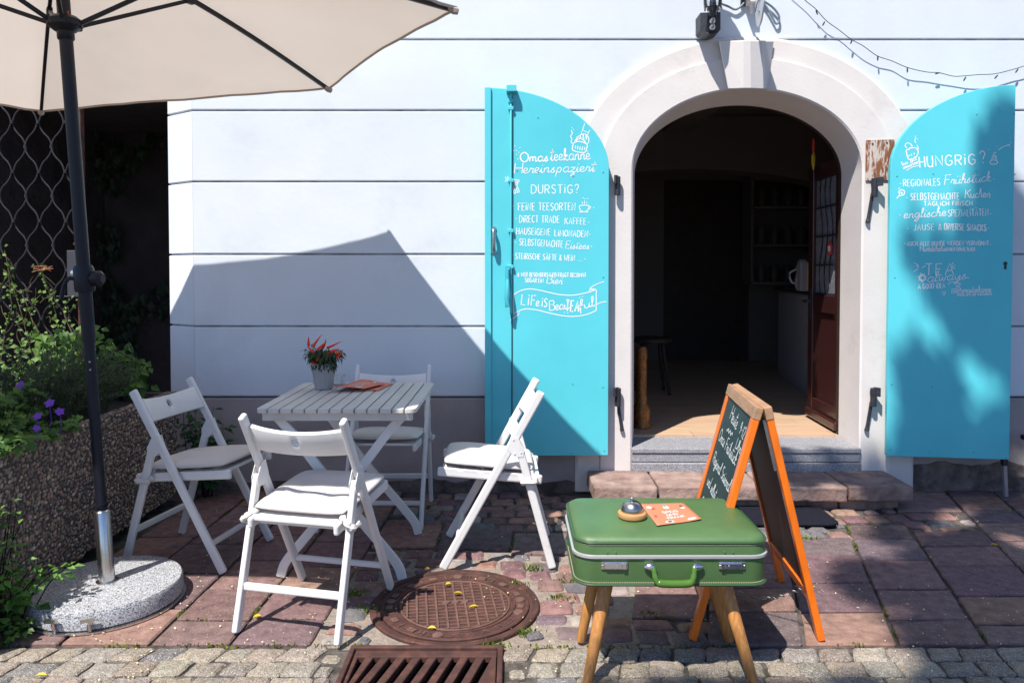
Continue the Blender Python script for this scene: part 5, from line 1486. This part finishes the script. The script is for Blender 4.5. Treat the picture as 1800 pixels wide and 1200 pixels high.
# broad leaved bright plant at the far end
hp = thing('hop_plant', 'bright green broad-leaved plant at the far end of the pebble planter', 'plant', (-2.2, 4.0, .56))
f = MB(); f.keep = True; st = MB()
for k in range(330):
    x, y_ = random.uniform(-.35, .19), random.gauss(0, .07)
    top = .40 - 1.1 * max(0, x - .02) + .10 * mn.noise(Vector((x * 8, y_, 1)))
    z = random.uniform(.2, 1) * top
    n0 = Vector((.3 + jit(.5), -.6 + jit(.4), .5)).normalized()
    leaf(f, (x, y_, z), Vector((jit(1) + .3, -.3 + jit(.5), -.5 + jit(.5))), n0, random.uniform(.04, .065), random.uniform(.032, .05), LG((.05, .12, .022), BR, random.random()), .12, .25)
for k in range(18): st.tube(smoothline([Vector((jit(.15), 0, 0)), Vector((jit(.2), jit(.05), .2)), Vector((random.uniform(-.3, .14), jit(.05), .34))], 4), .002, 4)
st.build('stem', M['leaf'], hp); f.build('foliage', M['leaf'], hp)
# gate
GYY = 4.34
ga = thing('lattice_gate', 'tall iron lattice gate of wavy bars with a grey lock box', 'gate', (-2.95, GYY, 0))
pitch = (46 / 1300) * GYY; lev = (43 / 1300) * GYY
xn = P(67, 215, GYY); go = ga.location
nod = MB(go); cnt = 0
i0 = -6
for i in range(i0, 6):
    b = MB(go); c = xn.x + (i * .5 + .25) * pitch; s = 1 if i % 2 == 0 else -1
    if c + pitch * .25 > -2.515: continue
    pts = []
    z = .12
    while z < 2.5:
        ph = (z - xn.z) / lev * math.pi; k = math.cos(ph); k = math.copysign(abs(k) ** .8, k)
        pts.append(Vector((c - s * .25 * (pitch - .012) * k, GYY + .006 * s, z))); z += lev / 8
    b.tube(pts, .0048, 7)
    for lv_ in range(-14, 6):
        z = xn.z + lv_ * lev
        if not .14 < z < 2.48 or (lv_ + i) % 2: continue
        x = c + .25 * pitch if s * (1 if lv_ % 2 == 0 else -1) < 0 else c - .25 * pitch
        b.lathe([(.0095, -.010), (.011, -.006), (.0095, -.002), (.0095, .002), (.011, .006), (.0095, .010)], (x, GYY, z), 8)
    b.build('lattice_bar', M['lattice'], ga, smooth=True)
px_ = P(146, 600, GYY).x
b = MB(go); b.box((px_, GYY, 1.27), (.032, .04, 2.5)); b.build('gate_post', M['rust'], ga, bevel=.003)
b = MB(go); b.bar((px_ - 1.2, GYY, .11), (px_ - .018, GYY, .11), .03, .03); b.bar((px_ - 1.2, GYY, 2.49), (px_ - .018, GYY, 2.49), .03, .03); b.bar((px_ - 1.2, GYY, 1.03), (px_ - .15, GYY, 1.03), .008, .02) if False else None
b.build('gate_rail', M['lattice'], ga)
b = MB(go); c0, c1 = P(117, 440, GYY - .03), P(142, 522, GYY - .03)
b.prism([(c0.x, GYY - .03, c1.z), (c1.x, GYY - .03, c1.z), (c1.x, GYY - .03, c0.z - .02), (c1.x - .02, GYY - .03, c0.z), (c0.x, GYY - .03, c0.z)], (0, .06, 0)); lk = b.build('lock_box', M['boxpaint'], ga, bevel=.003)
b = MB(go); q = P(130, 480, GYY - .031); b.lathe([(.019, 0), (.019, .006), (.012, .008)], q, 18, (0, -1, 0)); b.build('lock_cylinder', M['chrome'], lk, smooth=True)
b = MB(go); q = P(100, 521, GYY); b.tube([q, P(122, 521, GYY - .02)], .005, 6); b.build('latch_bar', M['boxpaint'], ga)
b = MB(go); q = P(134, 428, GYY - .03); b.box(q, (.022, .014, .022), Matrix.Rotation(.5, 3, 'Y')); b.tube([q + Vector((-.008, 0, .01)), q + Vector((-.006, 0, .026)), q + Vector((.010, 0, .022)), q + Vector((.008, 0, .006))], .003, 6); b.build('padlock', M['brass'], ga)
# climbing vine on the gate
vi = thing('climbing_vine', 'bright green climbing vine with loose tendrils on the lattice gate', 'climbing plant', (-2.75, GYY, .5))
f = MB(vi.location); f.keep = True; st = MB(vi.location)
VST = [[(140, 640), (110, 600), (95, 540), (75, 480), (72, 470)], [(60, 640), (40, 560), (22, 500), (8, 440)], [(120, 640), (90, 610), (60, 570), (40, 520), (10, 500)], [(0, 640), (10, 580), (20, 545), (14, 470)], [(150, 650), (128, 590), (112, 545), (130, 520)], [(30, 650), (45, 610), (60, 590), (55, 540), (85, 505)], [(-30, 620), (-20, 540), (0, 505), (30, 460)], [(-60, 640), (-45, 560), (-20, 480)]]
for path in VST:
    pts = smoothline([P(a, c_, GYY - .02 + jit(.02)) for a, c_ in path], 8); st.tube(pts, .0022, 4)
    for p in pts:
        for q in range(3):
            if random.random() < .45 + .35 * (p.z - .8): continue
            n0 = Vector((jit(.5), -.9, .3 + jit(.4))); s = random.uniform(.016, .034)
            leaf(f, p + Vector((jit(.035), jit(.02) - .01, jit(.03))), Vector((jit(1), jit(.4) - .2, jit(.8) - .2)), n0, s, s * .75, LG((.05, .12, .02), (.17, .28, .05), random.random()), .12, .2)
for k in range(190):                                                # thicker growth low down
    px, py = random.uniform(-40, 150), random.uniform(585, 690)
    if py < 620 and random.random() < .5: continue
    p = P(px, py, GYY - .06 + jit(.06)); s = random.uniform(.022, .045)
    leaf(f, p, Vector((jit(1), jit(.4) - .3, jit(.8) - .3)), Vector((jit(.5), -.8, .4)), s, s * .75, LG((.035, .09, .018), (.14, .25, .045), random.random()), .12, .2)
for k in range(26):
    a = P(random.uniform(0, 130), random.uniform(500, 640), GYY - .03); d = Vector((jit(.05), jit(.02), jit(.05))); st.tube(smoothline([a, a + d, a + d * 1.6 + Vector((jit(.02), 0, jit(.03)))], 4), .0012, 4)
st.build('stem', mat('vine_stem', (.12, .10, .04), .7), vi); f.build('foliage', M['leaf'], vi)
b = MB(); rt = P(72, 473, GYY - .03)
b = MB(vi.location)
for k in range(9): b.tube(smoothline([rt, rt + Vector((jit(.05), jit(.02), jit(.02))), rt + Vector((jit(.09), jit(.02), jit(.03) - .01))], 4), .0022, 4)
b.build('dry_shoot', mat('dry_shoot', (.28, .10, .05), .8), vi)
# weeds
def weed(name, label, cat, base, stems, leafL, cols, n, spread):
    t = thing(name, label, cat, base); f = MB(); f.keep = True; st = MB()
    for tip in stems:
        tip = Vector(tip) - Vector(base); b0 = Vector((tip.x * .25 + jit(.02), tip.y * .3 + jit(.02), 0)); mid = (b0 + tip) / 2 + Vector((jit(.03), jit(.03), .04))
        pts = smoothline([b0, mid, tip], 6); st.tube(pts, [.0028 - .0016 * i / len(pts) for i in range(len(pts))], 5)
        for q in range(n):
            tq = random.uniform(.12, 1) ** .8; i = min(len(pts) - 2, int(tq * (len(pts) - 1))); p = pts[i].lerp(pts[i + 1], random.random())
            d = rnd_dir(-.4, .3); s = random.uniform(.6, 1.1) * leafL * (1.15 - .5 * tq)
            leaf(f, p + d * random.uniform(.004, spread), d, (jit(.4), jit(.4) - .3, 1), s, s * .62, LG(cols[0], cols[1], random.random()), .12, .25)
    st.build('stem', M['leaf'], t); f.build('foliage', M['leaf'], t); return t
g0 = Vector((-1.80, 2.56, 0)); tips = []
for (px, py, Y) in ((140, 982, 2.66), (118, 990, 2.62), (80, 985, 2.62), (40, 985, 2.6), (60, 1015, 2.56), (20, 1000, 2.56), (10, 1025, 2.52), (35, 1040, 2.52), (-20, 990, 2.5), (50, 1000, 2.58), (5, 980, 2.55)): tips.append(P(px, py, Y))
weed('nettle_weed', 'leafy green weed growing between the parasol base and the pebble planter', 'weed', g0, tips, .050, ((.05, .14, .028), (.17, .33, .06)), 18, .03)
tips = [P(48, 895, 2.62), P(30, 885, 2.60), P(15, 900, 2.58), P(0, 890, 2.56), P(20, 880, 2.58), P(-10, 915, 2.55)]
weed('tall_sprig', 'pale green leafy sprig leaning on the pebble planter at the left edge', 'weed', Vector((-1.82, 2.47, 0)), tips, .048, ((.06, .14, .03), (.16, .28, .06)), 14, .02)
tips = [P(20, 1108, 2.53), P(45, 1118, 2.52), P(5, 1125, 2.5), P(60, 1110, 2.54), P(35, 1100, 2.55), P(15, 1135, 2.5), P(-10, 1105, 2.52)]
weed('low_weed', 'low green weed at the kerb below the granite parasol base', 'weed', Vector((-1.72, 2.515, 0)), tips, .030, ((.05, .12, .022), (.13, .24, .04)), 16, .02)
tips = [P(342, 708, 4.12), P(375, 715, 4.14), P(392, 745, 4.14), P(330, 740, 4.1), P(360, 730, 4.12), P(335, 770, 4.08), P(385, 775, 4.12), P(350, 755, 4.1), P(322, 715, 4.1)]
weed('wall_weed', 'dark broad-leaved weed growing at the wall behind the left folding chair', 'weed', Vector((-1.735, 4.16, 0)), tips, .085, ((.025, .075, .028), (.06, .15, .045)), 26, .03)

# ================================================================== PASSAGE BEHIND THE GATE
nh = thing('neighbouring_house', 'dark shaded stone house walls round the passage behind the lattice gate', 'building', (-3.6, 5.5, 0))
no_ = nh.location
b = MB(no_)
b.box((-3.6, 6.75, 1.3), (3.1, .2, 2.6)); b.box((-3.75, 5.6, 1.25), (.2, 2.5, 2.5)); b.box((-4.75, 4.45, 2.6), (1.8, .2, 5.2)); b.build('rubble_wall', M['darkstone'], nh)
b = MB(no_); b.box((-2.95, 5.6, 2.56), (1.8, 2.48, .12)); b.build('added_shade_ceiling', M['darkstone'], nh)  # unseen slab, added over the passage to block the sun and keep it dark
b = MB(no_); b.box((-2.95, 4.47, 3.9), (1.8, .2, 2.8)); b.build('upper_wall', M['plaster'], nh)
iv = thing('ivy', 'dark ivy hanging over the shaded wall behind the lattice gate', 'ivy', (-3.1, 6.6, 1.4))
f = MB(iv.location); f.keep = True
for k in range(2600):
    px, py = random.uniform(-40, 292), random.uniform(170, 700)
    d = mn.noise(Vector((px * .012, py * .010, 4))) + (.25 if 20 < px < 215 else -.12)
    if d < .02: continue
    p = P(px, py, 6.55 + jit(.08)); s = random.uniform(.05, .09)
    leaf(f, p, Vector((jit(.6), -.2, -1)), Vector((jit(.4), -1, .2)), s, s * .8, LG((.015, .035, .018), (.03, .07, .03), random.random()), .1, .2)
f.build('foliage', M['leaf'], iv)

# ================================================================== WALL FITTINGS
lo_ = P(1250, 30, 4.15)
lm = thing('wall_lantern', 'black wall lantern with glass above the arched doorway', 'wall lamp', lo_)
b = MB(lo_)
c = [P(1231, 22, 4.16), P(1246, 22, 4.10), P(1267, 21, 4.12), P(1267, 52, 4.12), P(1262, 58, 4.11), P(1248, 60, 4.10), P(1238, 58, 4.13), P(1231, 53, 4.16)]
b.prism(c, (0, .11, 0)); b.build('housing', M['iron'], lm, bevel=.004)
b = MB(lo_)
for py in (38, 49):
    q = P(1252, py, 4.098); b.lathe([(.016, 0), (.014, .012), (.008, .024), (.002, .028)], q, 14, (0, -1, .3))
b.build('bolt', M['steel'], lm, smooth=True)
b = MB(lo_); q = P(1253, 18, 4.05); b.lathe([(.030, -.01), (.045, .01), (.075, .34), (.070, .34), (.042, .012), (.012, .01)], q, 20); b.build('glass_shade', M['glass'], lm, smooth=True)
b = MB(lo_); b.lathe([(.02, -.03), (.02, .04), (.016, .06)], q, 14); b.lathe([(.08, .34), (.085, .36), (.03, .45), (.01, .50)], q, 20); b.bar(P(1240, 20, 4.12), P(1234, -60, 4.12), .012, .012); b.bar(q + Vector((0, .05, -.02)), q + Vector((0, .2, -.02)), .03, .02); b.bar(q + Vector((0, .05, .40)), Vector((q.x, 4.28, q.z + .40)), .02, .02)
b.build('holder', M['iron'], lm, bevel=.002)
so2 = P(1336, 10, 3.98)
sg = thing('hanging_sign', 'round white projecting sign seen edge-on above the arch', 'sign', so2)
b = MB(); ax = Vector((1, -.15, 0)).normalized(); b.lathe([(.118, -.004), (.120, 0), (.118, .004)], (0, 0, .012), 40, ax); b.build('disc', M['signwhite'], sg, smooth=True, angle=40)
b = MB(); b.bar((0, -.08, .14), (0, .29, .14), .012, .014); b.bar((0, .285, .17), (0, .290, .10), .03, .01, up=(0, 1, 0)); b.build('bracket', M['iron'], sg)
b = MB(); 
for k, pts in enumerate(([(-.03, .05), (0, .07), (.04, .05)], [(-.05, .0), (-.01, .02), (.03, .0), (.05, -.03)], [(-.02, -.05), (.01, -.03)])):
    b.tube([Vector((-.0068, 0, .012)) + Vector((-.002, p[0], p[1])) + Vector((-.15 * 0, 0, 0)) for p in pts], .003, 5)
b.build('emblem', M['cable'], sg)
o_ = P(1330, 10, 4.26)
cb_ = thing('loose_cable', 'grey-blue cable looping over the plaster above the arch', 'cable', o_)
b = MB(o_); b.tube(smoothline([P(1268, 7, 4.262), P(1281, 12, 4.262), P(1292, 17, 4.262), P(1302, 12, 4.262), P(1312, 1, 4.262), P(1322, -8, 4.262), P(1345, 4, 4.262), P(1360, 15, 4.262), P(1369, 28, 4.262), P(1369, 39, 4.262), P(1364, 42, 4.262), P(1358, 32, 4.262), P(1348, 14, 4.262), P(1340, 4, 4.262)], 6), .0062, 7); b.build('cable_run', M['cable'], cb_, smooth=True)
b = MB(o_); b.box(P(1319, -3, 4.24), (.04, .07, .07)); b.bar(P(1320, 4, 4.23), P(1322, 24, 4.262), .02, .02); b.build('junction_box', M['cream'], cb_, bevel=.004)
# string of lights
SLP = [(1340, -80), (1380, -35), (1414, 0), (1433, 17), (1452, 37), (1475, 53), (1497, 69), (1516, 81), (1542, 98), (1568, 107), (1595, 118), (1629, 127), (1651, 128), (1678, 134), (1700, 133), (1722, 131), (1748, 131), (1781, 123), (1800, 117), (1850, 100), (1920, 70)]
so3 = P(1600, 60, 4.25)
sl2 = thing('string_lights', 'thin dark string of unlit fairy lights hanging over the right shutter', 'string lights', so3)
b = MB(so3); cl = [P(a, c_, 4.248) + Vector((0, jit(.006), jit(.003))) for a, c_ in SLP]; b.tube(smoothline(cl, 6), .0022, 5); b.build('wire', M['wire'], sl2)
for (a, c_, an) in ((1434, 18, -.4), (1450, 38, .5), (1498, 69, .3), (1543, 98, 0), (1595, 119, 0), (1652, 128, 1.3), (1698, 135, .5), (1754, 132, .7), (1790, 121, .6)):
    b = MB(so3); p = P(a, c_, 4.246); d = Vector((-math.sin(an), 0, -math.cos(an))); b.tube([p + d * .002, p + d * .012, p + d * .024, p + d * .030], [.0035, .0045, .0038, .001], 7); b.build('bulb', M['wire'], sl2, smooth=True)
# flaking plate
b = MB(); p0, p1 = P(1522, 318, 4.228), P(1573, 245, 4.228)
b.prism([(p0.x, 4.228, p0.z), (p1.x, 4.228, p0.z + .004), (p1.x, 4.228, p1.z), (p0.x, 4.228, p1.z - .004)], (0, .010, 0))
pc_ = Vector(((p0.x + p1.x) / 2, 4.233, (p0.z + p1.z) / 2)); b.v = [v - pc_ for v in b.v]
pl_ = thing('metal_plate', 'square plate of rust and flaking white paint on the arch beside the right shutter', 'metal plate', pc_)
o = b.build('plate', M['rustplate'], pl_, bevel=.002)
b = MB(pc_)
for (a, c_) in ((1534, 253), (1559, 251)): b.lathe([(.006, 0), (.003, .004)], P(a, c_, 4.2275), 8, (0, -1, 0))
b.build('screw', M['iron'], pl_)
# ================================================================== INSIDE
ct = thing('cafe_counter', 'white tiled counter with wooden top inside the dark doorway', 'counter', (2.9, 6.4, .27))
b = MB(ct.location); pl4 = [(2.27, 5.35), (3.4, 5.35), (3.4, 7.25), (2.62, 7.25)]
b.prism([(p[0], p[1], .272) for p in pl4], (0, 0, .82)); b.build('counter_body', M['counterfront'], ct, bevel=.004)
b = MB(ct.location)
d = Vector((.35, 1.9, 0)).normalized(); n = Vector((-d.y, d.x, 0))
for k in range(20):
    a = Vector((2.27, 5.36, 0)) + d * .095 * k; b.prism([a + n * .002 + Vector((0, 0, .33)), a + d * .09 + n * .002 + Vector((0, 0, .33)), a + d * .09 + n * .002 + Vector((0, 0, 1.08)), a + n * .002 + Vector((0, 0, 1.08))], n * .006)
b.build('tile_strip', M['counterfront'], ct, bevel=.002)
b = MB(ct.location); b.prism([(2.22, 5.30, 1.095), (3.43, 5.30, 1.095), (3.43, 7.3, 1.095), (2.58, 7.3, 1.095)], (0, 0, .035)); b.build('counter_top', M['mahogany'], ct, bevel=.004)
sf = thing('wall_shelf', 'pale shelf unit with jars at the back of the dark cafe', 'shelf', (2.95, 7.9, 1.2))
b = MB(sf.location)
for z in (1.15, 1.55, 1.95, 2.25): b.box((2.95, 7.95, z), (.85, .3, .025))
for x in (2.53, 3.37): b.box((x, 7.95, 1.72), (.025, .3, 1.1))
b.build('shelf_board', M['intwall'], sf)
k_ = 0
for z in (1.163, 1.563, 1.963):
    for x in (2.66, 2.80, 2.94, 3.08):
        b = MB(); b.lathe([(.045, 0), (.05, .01), (.05, .15), (.035, .17), (.035, .19)], (0, 0, 0), 12); o = b.build('storage_jar', M['darkjar'], smooth=True, angle=40); o.location = (x, 7.9, z)
        tag(o, 'grey storage jar on the shelf at the back of the dark cafe', 'jar', 'storage jars on the dark shelf')
q = P(1412, 455, 5.6)
b = MB(); b.lathe([(.04, 0), (.055, .02), (.06, .08), (.045, .14), (.05, .19)], (0, 0, 0), 20); b.tube(smoothline([Vector((-.05, 0, .16)), Vector((-.10, 0, .13)), Vector((-.09, 0, .07)), Vector((-.055, 0, .05))], 5), .008, 8)
jg = thing('white_jug', 'white jug on the counter just inside the door', 'jug', (q.x, 5.6, 1.131)); b.build('jug_body', M['pot'], jg, smooth=True)
b = MB(); b.box((0, 0, .11), (.05, .07, .22)); b.box((0, 0, .226), (.035, .05, .012)); o = b.build('tea_tin', M['tile'], bevel=.004); q = P(1410, 490, 5.45); o.location = (q.x, 5.45, 1.131); tag(o, 'narrow white tin on the end of the dark counter', 'tin')
b = MB(); b.box((0, 0, .10), (.075, .08, .20)); b.box((0, 0, .206), (.06, .065, .012)); o = b.build('tea_box', M['beech'], bevel=.004); q = P(1424, 490, 5.45); o.location = (q.x, 5.45, 1.131); tag(o, 'brown box beside the white tin on the dark counter', 'box')
q = P(1130, 745, 4.74)
bc = thing('brass_stand', 'embossed brass and wood floor stand just inside the left door jamb', 'ornament', (.832, 4.74, .271))
b = MB(); b.lathe([(.06, 0), (.062, .02), (.05, .04), (.056, .08), (.058, .12), (.04, .15), (.034, .17), (.038, .19), (.034, .20), (.034, .44), (.038, .45), (.036, .50), (.03, .52)], (0, 0, 0), 28); b.build('column', M['brass'], bc, smooth=True, angle=40)
so4 = thing('bar_stool', 'dark wooden stool by the left wall inside the dark cafe', 'stool', (1.16, 6.1, .271))
b = MB(); b.lathe([(.15, .42), (.16, .43), (.16, .45), (.15, .46)], (0, 0, 0), 20); b.build('seat', M['darkwood'], so4, smooth=True)
for k in range(4):
    a = R(45 + 90 * k); b = MB(); b.tube([(math.cos(a) * .1, math.sin(a) * .1, .42), (math.cos(a) * .17, math.sin(a) * .17, 0)], .014, 8); b.build('leg', M['darkwood'], so4)
q = P(1430, 262, 4.95)
ho = thing('hanging_ornament', 'red and yellow paper ornament hanging inside the doorway', 'ornament', q)
b = MB(); b.tube([(0, 0, .07), (0, 0, .4)], .002, 5); b.build('thread', M['iron'], ho)
b = MB(); b.lathe([(.006, .07), (.012, .05), (.010, -.01), (.004, -.02)], (0, 0, 0), 8); b.build('red_tassel', M['red_print'], ho)
b = MB(); b.lathe([(.004, -.02), (.014, -.05), (.012, -.10), (.003, -.14)], (0, 0, 0), 8); b.build('yellow_tassel', M['yellowleaf'], ho)
# stool cut by the right edge
ss = thing('garden_stool', 'dark stool with pale grey legs at the far right edge of the picture', 'stool', (3.05, 4.0, 0))
tp0 = P(1792.5, 768, 3.98); ft = P(1800, 884, 3.98)
for (sx_, sy_) in ((-1, -1), (1, -1), (-1, 1), (1, 1)):
    t0 = Vector((sx_ * (3.05 - tp0.x - .008), sy_ * .13, tp0.z)); f0 = Vector((sx_ * (3.05 - ft.x - .008) , sy_ * .14, 0.004)); mid = t0.lerp(f0, .52)
    b = MB(); b.bar(mid, f0, .020, .020, up=(0, 1, 0)); lg = b.build('leg', M['greymetal'], ss, bevel=.002)
    b = MB(); b.bar(t0, mid, .028, .026, up=(0, 1, 0)); b.build('post_sleeve', M['darkmetal'], lg, bevel=.002)
b = MB(); b.box((0, 0, tp0.z - .03), (.40, .26, .03)); b.build('seat', M['darkmetal'], ss, bevel=.008)

# ================================================================== STREET TREE behind the camera (its crown dapples the right of the picture)
tr_ = thing('street_tree', 'leafy street tree standing across the road and shading the right shutter', 'tree', (3.2, -3.2, 0))
f = MB(tr_.location); f.keep = True; st = MB(tr_.location)
def crown_at(target, h):
    t = (h - target[2]); return Vector((target[0] - .34 * t, target[1] - .50 * t, h))
CL = []
def onshut(px, py): p = onplane(px, py, hR, nR); return (p.x, p.y, p.z)
# clumps (x, y, z, radius, leaves)
def clump(tgt, r, n, h=None): CL.append((crown_at(tgt, h or random.uniform(8.0, 9.8)), r, int(n * 1.8)))
for (px, py, r, n) in ((1775, 255, .09, 55), (1765, 310, .11, 70), (1772, 380, .12, 80), (1765, 440, .16, 110), (1745, 470, .15, 100), (1700, 455, .10, 35), (1640, 470, .12, 28), (1735, 520, .17, 150), (1770, 540, .16, 150), (1700, 530, .12, 80), (1775, 590, .12, 80), (1700, 575, .06, 30),
                       (1625, 650, .07, 40), (1608, 690, .07, 40), (1655, 700, .08, 50), (1660, 745, .10, 80), (1630, 785, .10, 70), (1690, 790, .10, 80), (1668, 672, .05, 20),
                       (1750, 785, .09, 60), (1780, 745, .05, 24), (1600, 800, .07, 30)):
    clump(onshut(px, py), r * 1.1, int(n * 2.4))
for (px, py, r, n) in ((1793, 400, .14, 80), (1795, 520, .10, 40), (1798, 640, .12, 60)): clump(tuple(P(px, py, 4.28)), r, n)
for k in range(330):
    px, py = random.uniform(1430, 1830), random.uniform(880, 1150)
    d = mn.noise(Vector((px * .011, py * .022, 9)))
    if d < .03 or px < 1480 + (py < 960) * 70 - (py > 1010) * 20: continue
    clump(tuple(G(px, py)), random.uniform(.07, .15), random.randint(40, 100))
for k in range(120):
    px, py = random.uniform(1060, 1850), random.uniform(1172, 1225)
    if px < 1440 and py < 1186: continue
    clump(tuple(G(px, py)), random.uniform(.06, .13), random.randint(26, 60))
for k in range(26): clump((random.uniform(1.5, 2.9), random.uniform(4.0, 4.25), random.uniform(0, .10)), .12, 50)
for k in range(900):                                                # the rest of the crown
    x, y_, z = random.uniform(2.7, 7.5), random.uniform(.2, 5.0), 0
    if x < 3.2 and y_ > 3.0: continue
    if y_ > 3.9 and x - .68 * (y_ - 4.1) < 3.25: continue
    c = crown_at((x, y_, 0), random.uniform(6.4, 10.5))
    if (c - Vector((2.2, -2.6, 8.4))).length > 3.6: continue
    CL.append((c, random.uniform(.18, .34), 40))
for k in range(260):
    x, y_ = random.uniform(.6, 4.5), random.uniform(.2, 1.95)
    c = crown_at((x, y_, 0), random.uniform(6.8, 9.8)); CL.append((c, random.uniform(.15, .3), 40))
def clear(c, r):                                                   # the suitcase and the chalkboard stand in the sun
    x, y_ = c.x + .34 * c.z, c.y + .50 * c.z
    return .15 - r < x < 1.36 + r * .6 and 2.30 - r < y_ < 3.45
CL = [q for q in CL if not clear(q[0], q[1])]
for c, r, n in CL:
    for k in range(n):
        d = rnd_dir(-1, 1) * r * random.random() ** .5; s = random.uniform(.06, .11)
        leaf(f, c + d, rnd_dir(-.8, .3), (jit(.6), jit(.6), 1), s, s * .6, LG((.03, .075, .018), (.08, .16, .035), random.random()), .1, .2)
trunk_top = Vector((2.6, -2.9, 5.6))
st.tube(smoothline([Vector((3.2, -3.2, -.05)), Vector((3.15, -3.15, 1.6)), Vector((3.0, -3.05, 3.4)), trunk_top, Vector((2.3, -2.7, 7.6))], 6), [.24 - .0075 * i for i in range(25)], 14)
for k in range(26):
    c = random.choice(CL)[0]; a = trunk_top + Vector((0, 0, random.uniform(-1.2, 1.6)))
    if (c - a).length > 5: continue
    st.tube(smoothline([a, a.lerp(c, .5) + Vector((jit(.2), jit(.2), .25)), c], 5), [.06 - .0052 * i for i in range(11)], 7)
f.build('crown', M['leaf'], tr_); st.build('trunk', M['bark'], tr_, smooth=True)
